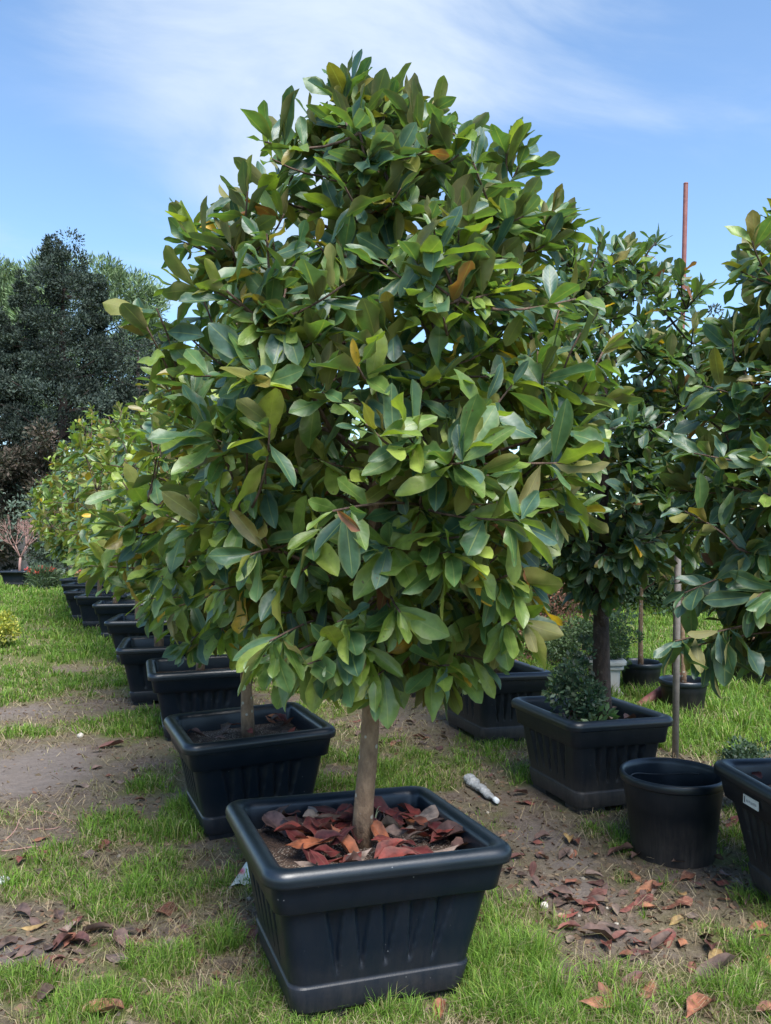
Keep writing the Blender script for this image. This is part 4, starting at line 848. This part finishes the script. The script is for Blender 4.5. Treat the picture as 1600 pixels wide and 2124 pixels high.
KN = [  # seen one by one: px, py, length m, colour, direction
    (345, 1896, .16, 'rust orange', .9), (70, 1925, .14, 'ochre yellow', 1.4), (15, 1960, .15, 'purple brown', .3), (120, 1900, .13, 'purple brown', 2.6), (130, 1960, .13, 'maroon', .2), (45, 1900, .15, 'purple brown', -.9), (200, 1940, .16, 'purple brown', -1.2), (250, 1965, .17, 'purple brown', -.9),
    (245, 1995, .17, 'pale grey brown', -1.1), (315, 1995, .13, 'pale grey brown', .2), (90, 2015, .12, 'pale grey brown', -.7), (400, 1940, .18, 'maroon', -.6), (455, 1895, .11, 'maroon', .4), (520, 1950, .13, 'maroon', 0), (205, 2105, .17, 'rust orange', 1.5), (145, 1830, .10, 'rust orange', -1.2), (80, 1775, .11, 'maroon', .6), (95, 2070, .13, 'purple brown', .1), (180, 1780, .14, 'purple brown', 1.2),
    (290, 1620, .10, 'rust orange', 1.2), (290, 1662, .08, 'rust orange', .8), (230, 1550, .18, 'maroon', 1.3), (205, 1560, .14, 'purple brown', 1), (175, 1395, .12, 'purple brown', 1.3), (1125, 1740, .14, 'purple brown', 1), (1180, 1745, .12, 'ochre yellow', .2), (1195, 1750, .12, 'rust orange', 0), (1170, 1780, .11, 'purple brown', .7), (1125, 1785, .08, 'rust orange', 1.3), (1060, 1815, .12, 'brick red', .1), (1105, 1810, .11, 'maroon', .3), (1185, 1835, .14, 'rust orange', .7), (1160, 1875, .17, 'purple brown', .5), (1150, 1860, .10, 'maroon', 0), (1225, 1890, .13, 'brick red', 1.3), (1260, 1930, .12, 'pale grey brown', 1.1), (1240, 1950, .17, 'purple brown', 1.45), (1260, 1970, .12, 'brick red', 0), (1325, 1980, .13, 'maroon', 1.3), (1340, 1850, .14, 'rust orange', 1.2), (1345, 1840, .10, 'rust orange', .8), (1335, 1875, .13, 'brick red', 1.1), (1300, 1890, .11, 'brick red', 1), (1405, 1885, .16, 'rust orange', 1.4), (1415, 1870, .11, 'ochre yellow', .2), (1425, 1825, .13, 'rust orange', 1), (1500, 1825, .16, 'maroon', .8), (1530, 1845, .15, 'maroon', 1), (1480, 1790, .13, 'purple brown', 1.2), (1410, 1800, .14, 'purple brown', 1.1), (1290, 1775, .17, 'maroon', 1.3), (1235, 1780, .10, 'rust orange', .3), (1375, 1945, .15, 'brick red', 1.2), (1385, 1955, .12, 'brick red', .4), (1400, 1915, .09, 'ochre yellow', .9), (1370, 1960, .15, 'purple brown', 1), (1415, 1960, .11, 'rust orange', .5), (1470, 1950, .12, 'maroon', .1), (1575, 1935, .13, 'rust orange', 1.2), (1570, 1965, .17, 'purple brown', .8), (1590, 1955, .14, 'rust orange', 1), (1480, 2030, .20, 'purple brown', 1.3), (1530, 2015, .14, 'maroon', 0), (1535, 2035, .12, 'purple brown', .2), (1485, 1990, .13, 'ochre yellow', .8), (1590, 2010, .12, 'ochre yellow', .7), (1595, 2035, .13, 'brick red', 1.2), (1340, 2060, .16, 'rust orange', .7), (1270, 2075, .15, 'rust orange', -.6), (1240, 2100, .15, 'rust orange', 1.4), (1360, 2105, .14, 'purple brown', .6), (1455, 2110, .16, 'rust orange', .9), (1310, 2055, .14, 'maroon', 1.2), (910, 2105, .13, 'rust orange', .3), (1005, 1905, .12, 'maroon', .5),
    (790, 1590, .14, 'purple brown', .5), (815, 1545, .10, 'rust orange', .2), (870, 1545, .12, 'purple brown', .9), (1150, 1600, .13, 'maroon', 1), (1130, 1570, .10, 'purple brown', 1), (860, 1470, .12, 'ochre yellow', .8), (1080, 1650, .12, 'maroon', 1.1)]
LMK = [('on the grass beside the big litter filled planter', -.1, 2.95), ('beside the second planter of the long row', -.75, 4.4), ('beside the weedy square planter', 1.15, 4.75), ('in front of the empty round pot', EP[0], EP[1] - .35), ('beside the labelled planter', 2.0, 3.2), ('on the packed earth', *at(70, 1620)[:2]), ('on soil behind the big litter filled planter', .15, 4.0), ('on the soil by the white wrapper', *at(60, 1930)[:2]), ('by the pale grit planter', .8, 6.2), ('beside the crushed bottle', *at(1000, 1650)[:2]), ('among grass tufts before the labelled planter', *at(1480, 2040)[:2]), ('near the small round stone', *at(1140, 1890)[:2])]
def LGF(col, x, y):
    return 'dry %s leaf lying %s' % (col, min(LMK, key=lambda m: (m[1] - x) ** 2 + (m[2] - y) ** 2)[0])
for px, py, L, col, rz in KN:
    q = at(px, py); fallen(q[0], q[1], float(ground_z(q[:1], q[1:2])[0]) + .007, L * random.uniform(.75, 1.05), col, LGF(col, q[0], q[1]), 'fallen leaves on the ground', .2, -rz)
zones = [(1350, 1900, .5, .45, 34), (1500, 2030, .35, .25, 12), (1180, 1790, .35, .35, 12), (1480, 1700, .25, .6, 14), (150, 1950, .3, .14, 24), (850, 1520, .5, .7, 22), (1150, 1640, .3, .4, 8), (250, 1600, .25, .5, 6), (700, 1620, .3, .4, 5), (60, 1780, .3, .3, 5)]
for px, py, rx, ry, n in zones:
    q = at(px, py)
    for k in range(n):
        x, y = q[0] + random.gauss(0, rx * .55), q[1] + random.gauss(0, ry * .55)
        if not pot_block(np.array([x]), np.array([y]))[0]: continue
        col = random.choice(['maroon', 'purple brown', 'purple brown', 'rust orange', 'pale grey brown', 'brick red']); fallen(x, y, float(ground_z(np.array([x]), np.array([y]))[0]) + .008, random.uniform(.06, .13), col, LGF(col, x, y), 'fallen leaves on the ground')
def litter(P, n, cols, L, wdt, dpt, where, seed, cx=0, cy=0):
    random.seed(seed); t, mtx, Hh = POTS[P]
    for k in range(n):
        lx, ly = cx + random.uniform(-wdt, wdt), cy + random.uniform(-dpt, dpt); col = random.choice(cols)
        v = mtx @ Vector((lx, ly, Hh - .088 + .035 * (1 - (lx / .35) ** 2) * (1 - (ly / .35) ** 2) + random.uniform(-.006, .028)))
        fallen(v.x, v.y, v.z, random.uniform(.7, 1.15) * L, col, 'dry %s leaf heaped %s' % (col, where), 'leaf litter in planters', .24)
litter('P1', 88, ['maroon', 'maroon', 'maroon', 'brick red', 'brick red', 'brick red', 'purple brown', 'rust orange', 'pale grey brown'], .160, .31, .30, 'round the slim trunk in the big planter', 1, .03, -.01)
litter('P2', 20, ['maroon', 'purple brown', 'rust orange', 'brick red'], .13, .27, .25, 'in the second planter of the long row', 2)
litter('R1', 8, ['purple brown', 'maroon', 'pale grey brown'], .13, .2, .25, 'in the weedy square planter', 3)
litter('R0', 12, ['brick red', 'maroon', 'rust orange'], .14, .3, .2, 'in the planter with the white label', 4)

# ---------------------------------------------------------------- odds and ends on the ground
def rock(name, label, cat, px, py, s, mat, seed, z=.0):
    q = at(px, py); r = np.random.default_rng(seed); import bmesh
    bm = bmesh.new(); bmesh.ops.create_icosphere(bm, subdivisions=2, radius=1)
    for v in bm.verts:
        k = 1 + .35 * (float(vnoise(np.array([v.co.x * 2 + seed]), np.array([v.co.y * 2 + v.co.z]), seed)[0]) - .5); v.co = Vector((v.co.x * s[0] * k, v.co.y * s[1] * k, v.co.z * s[2] * k))
    me = bpy.data.meshes.new(name); bm.to_mesh(me); bm.free(); me.materials.append(mat)
    o = obj(name, me, loc=(q[0], q[1], float(ground_z(q[:1], q[1:2])[0]) + s[2] * .55 + z)); o.rotation_euler.z = r.uniform(0, 3); tag(o, label, cat); return o
rock('stone', 'pale stone lying on the packed earth at the grass edge', 'stone', 167, 1528, (.024, .018, .022), M_STONE, 3)
rock('stone', 'small round pale stone beside dry leaves near the big planter corner', 'stone', 1130, 1882, (.016, .016, .016), M_STONE, 5)
rock('foam_lump', 'crumpled white foam lump in bright grass beside the big planter', 'scrap', 1070, 1938, (.024, .018, .014), M_FOAM, 7)
rock('foil_scrap', 'crumpled white and black wrapper on the bare soil', 'scrap', 3, 1832, (.03, .04, .016), M_FOAM, 9)
# crushed translucent bottle
m, n_, l_, p_ = mat_new('cloudy_plastic'); nzz = noise(n_, l_, 60, 4, .6, objc(n_)); r = ramp(n_, [(.35, (.22, .22, .225)), (.7, (.42, .43, .43))]); l_.new(nzz.outputs[0], r.inputs[0]); l_.new(r.outputs[0], p_.inputs['Base Color']); p_.inputs['Roughness'].default_value = .35; bump(n_, l_, nzz.outputs[0], .8, .01, p_)
a_, b_ = at(972, 1625), at(1030, 1672); bt = thing('crushed_bottle', 'crushed cloudy plastic bottle lying behind the big planter', 'bottle', (a_[0], a_[1], .03))
dv = np.array([b_[0] - a_[0], b_[1] - a_[1], 0]); tt_ = np.linspace(0, 1, 22); pts = dv[None] * tt_[:, None] * .94 + np.array([0, 0, 1]) * (.006 * np.sin(tt_ * 14))[:, None]
rr_ = np.interp(tt_, [0, .04, .2, .3, .42, .8, .86, .94, 1], [.030, .040, .042, .030, .033, .026, .019, .014, .013]) * (1 + .10 * np.sin(tt_ * 40)); V, Fc = tube(pts, rr_, 14); V[:, 2] *= .7; V += .011 * np.column_stack([vnoise(V[:, 1] * 70, V[:, 2] * 70, q_) - .5 for q_ in (3, 4, 5)]); obj('body', mesh('body', V, Fc, m), bt)
V, Fc = tube(np.array([dv * .945, dv * .95, dv * 1.03, dv * 1.035]) + np.array([0, 0, .002]), [.014, .0155, .0155, .012], 14); obj('cap', mesh('cap', V, Fc, M_FOAM), bt)
# torn printed bag beside the big planter
m2, n_, l_, p_ = mat_new('printed_bag'); nn_ = n_.new('ShaderNodeTexVoronoi'); nn_.inputs['Scale'].default_value = 9; l_.new(objc(n_), nn_.inputs['Vector']); r = ramp(n_, [(.30, (.50, .12, .20)), (.42, (.46, .52, .50))]); l_.new(nn_.outputs['Distance'], r.inputs[0]); l_.new(r.outputs[0], p_.inputs['Base Color']); p_.inputs['Roughness'].default_value = .4
A_ = at(478, 1842); B_ = at(530, 1832); C_ = at(512, 1790, .03)
m_ = 12; V = []; Fc = []
for i in range(m_):
    for j in range(m_):
        u, v = i / (m_ - 1), j / (m_ - 1); p = A_ * (1 - u) + B_ * u; p = p * (1 - v) + (C_ + (B_ - A_) * .25 * u) * v; V.append(p + np.array([0, 0, .008 + .05 * v * u + .02 * math.sin(7 * u + 5 * v) * u]))
for i in range(m_ - 1):
    for j in range(m_ - 1): Fc.append([i * m_ + j, (i + 1) * m_ + j, (i + 1) * m_ + j + 1, i * m_ + j + 1])
V = np.array(V); c0 = V.mean(0); ob = obj('torn_bag', mesh('torn_bag', V - c0, Fc, m2), loc=c0); tag(ob, 'torn white and pink plastic bag tucked beside the big planter', 'bag')
# dry creeping stems on the bare earth, left
for k, (pp, lab) in enumerate(((((10, 1745), (60, 1685), (120, 1690), (160, 1712)), 'long dry creeping stem curving over the packed earth'), (((50, 1722), (90, 1722), (130, 1718)), 'short dry creeping stem on the packed earth'), (((0, 1765), (70, 1760), (140, 1765), (220, 1735)), 'bent brown twig at the lower edge of the packed earth'))):
    P_ = np.array([at(*q) for q in pp]); t_ = np.linspace(0, 1, 24); P2 = np.column_stack([np.interp(t_, np.linspace(0, 1, len(P_)), P_[:, i]) for i in range(3)])
    P2[:, :2] += .012 * np.column_stack([np.sin(t_ * 17 + k), np.cos(t_ * 13 + k)]); P2[:, 2] = ground_z(P2[:, 0], P2[:, 1]) + .004
    V, Fc = tube(P2, np.linspace(.0035, .0018, 24), 6); tag(obj('dry_stem', mesh('dry_stem', V, Fc, M_TWIGP)), lab, 'twig')
# thin sprouts in the big planter
t, mtx, Hh = POTS['P1']; v = mtx @ Vector((.10, .12, Hh - .07)); sp = thing('grass_sprout', 'few pale grass stems sprouting from the litter beside the slim trunk', 'sprout', v)
for k in range(7):
    a = random.uniform(0, 6.28); L = random.uniform(.09, .16); e = np.array([math.cos(a) * L * .8, math.sin(a) * L * .8, L * random.uniform(.2, .9)])
    V, Fc = tube(bez(np.zeros(3), np.array([e[0] * .3, e[1] * .3, L * .8]), e, 8), np.linspace(.0022, .001, 8), 5); obj('stem', mesh('stem', V, Fc, simple('pale_stem', (.22, .24, .12), (.3, .3, .18), 30, .7, .1, .001) if k == 0 else bpy.data.materials['pale_stem']), sp)
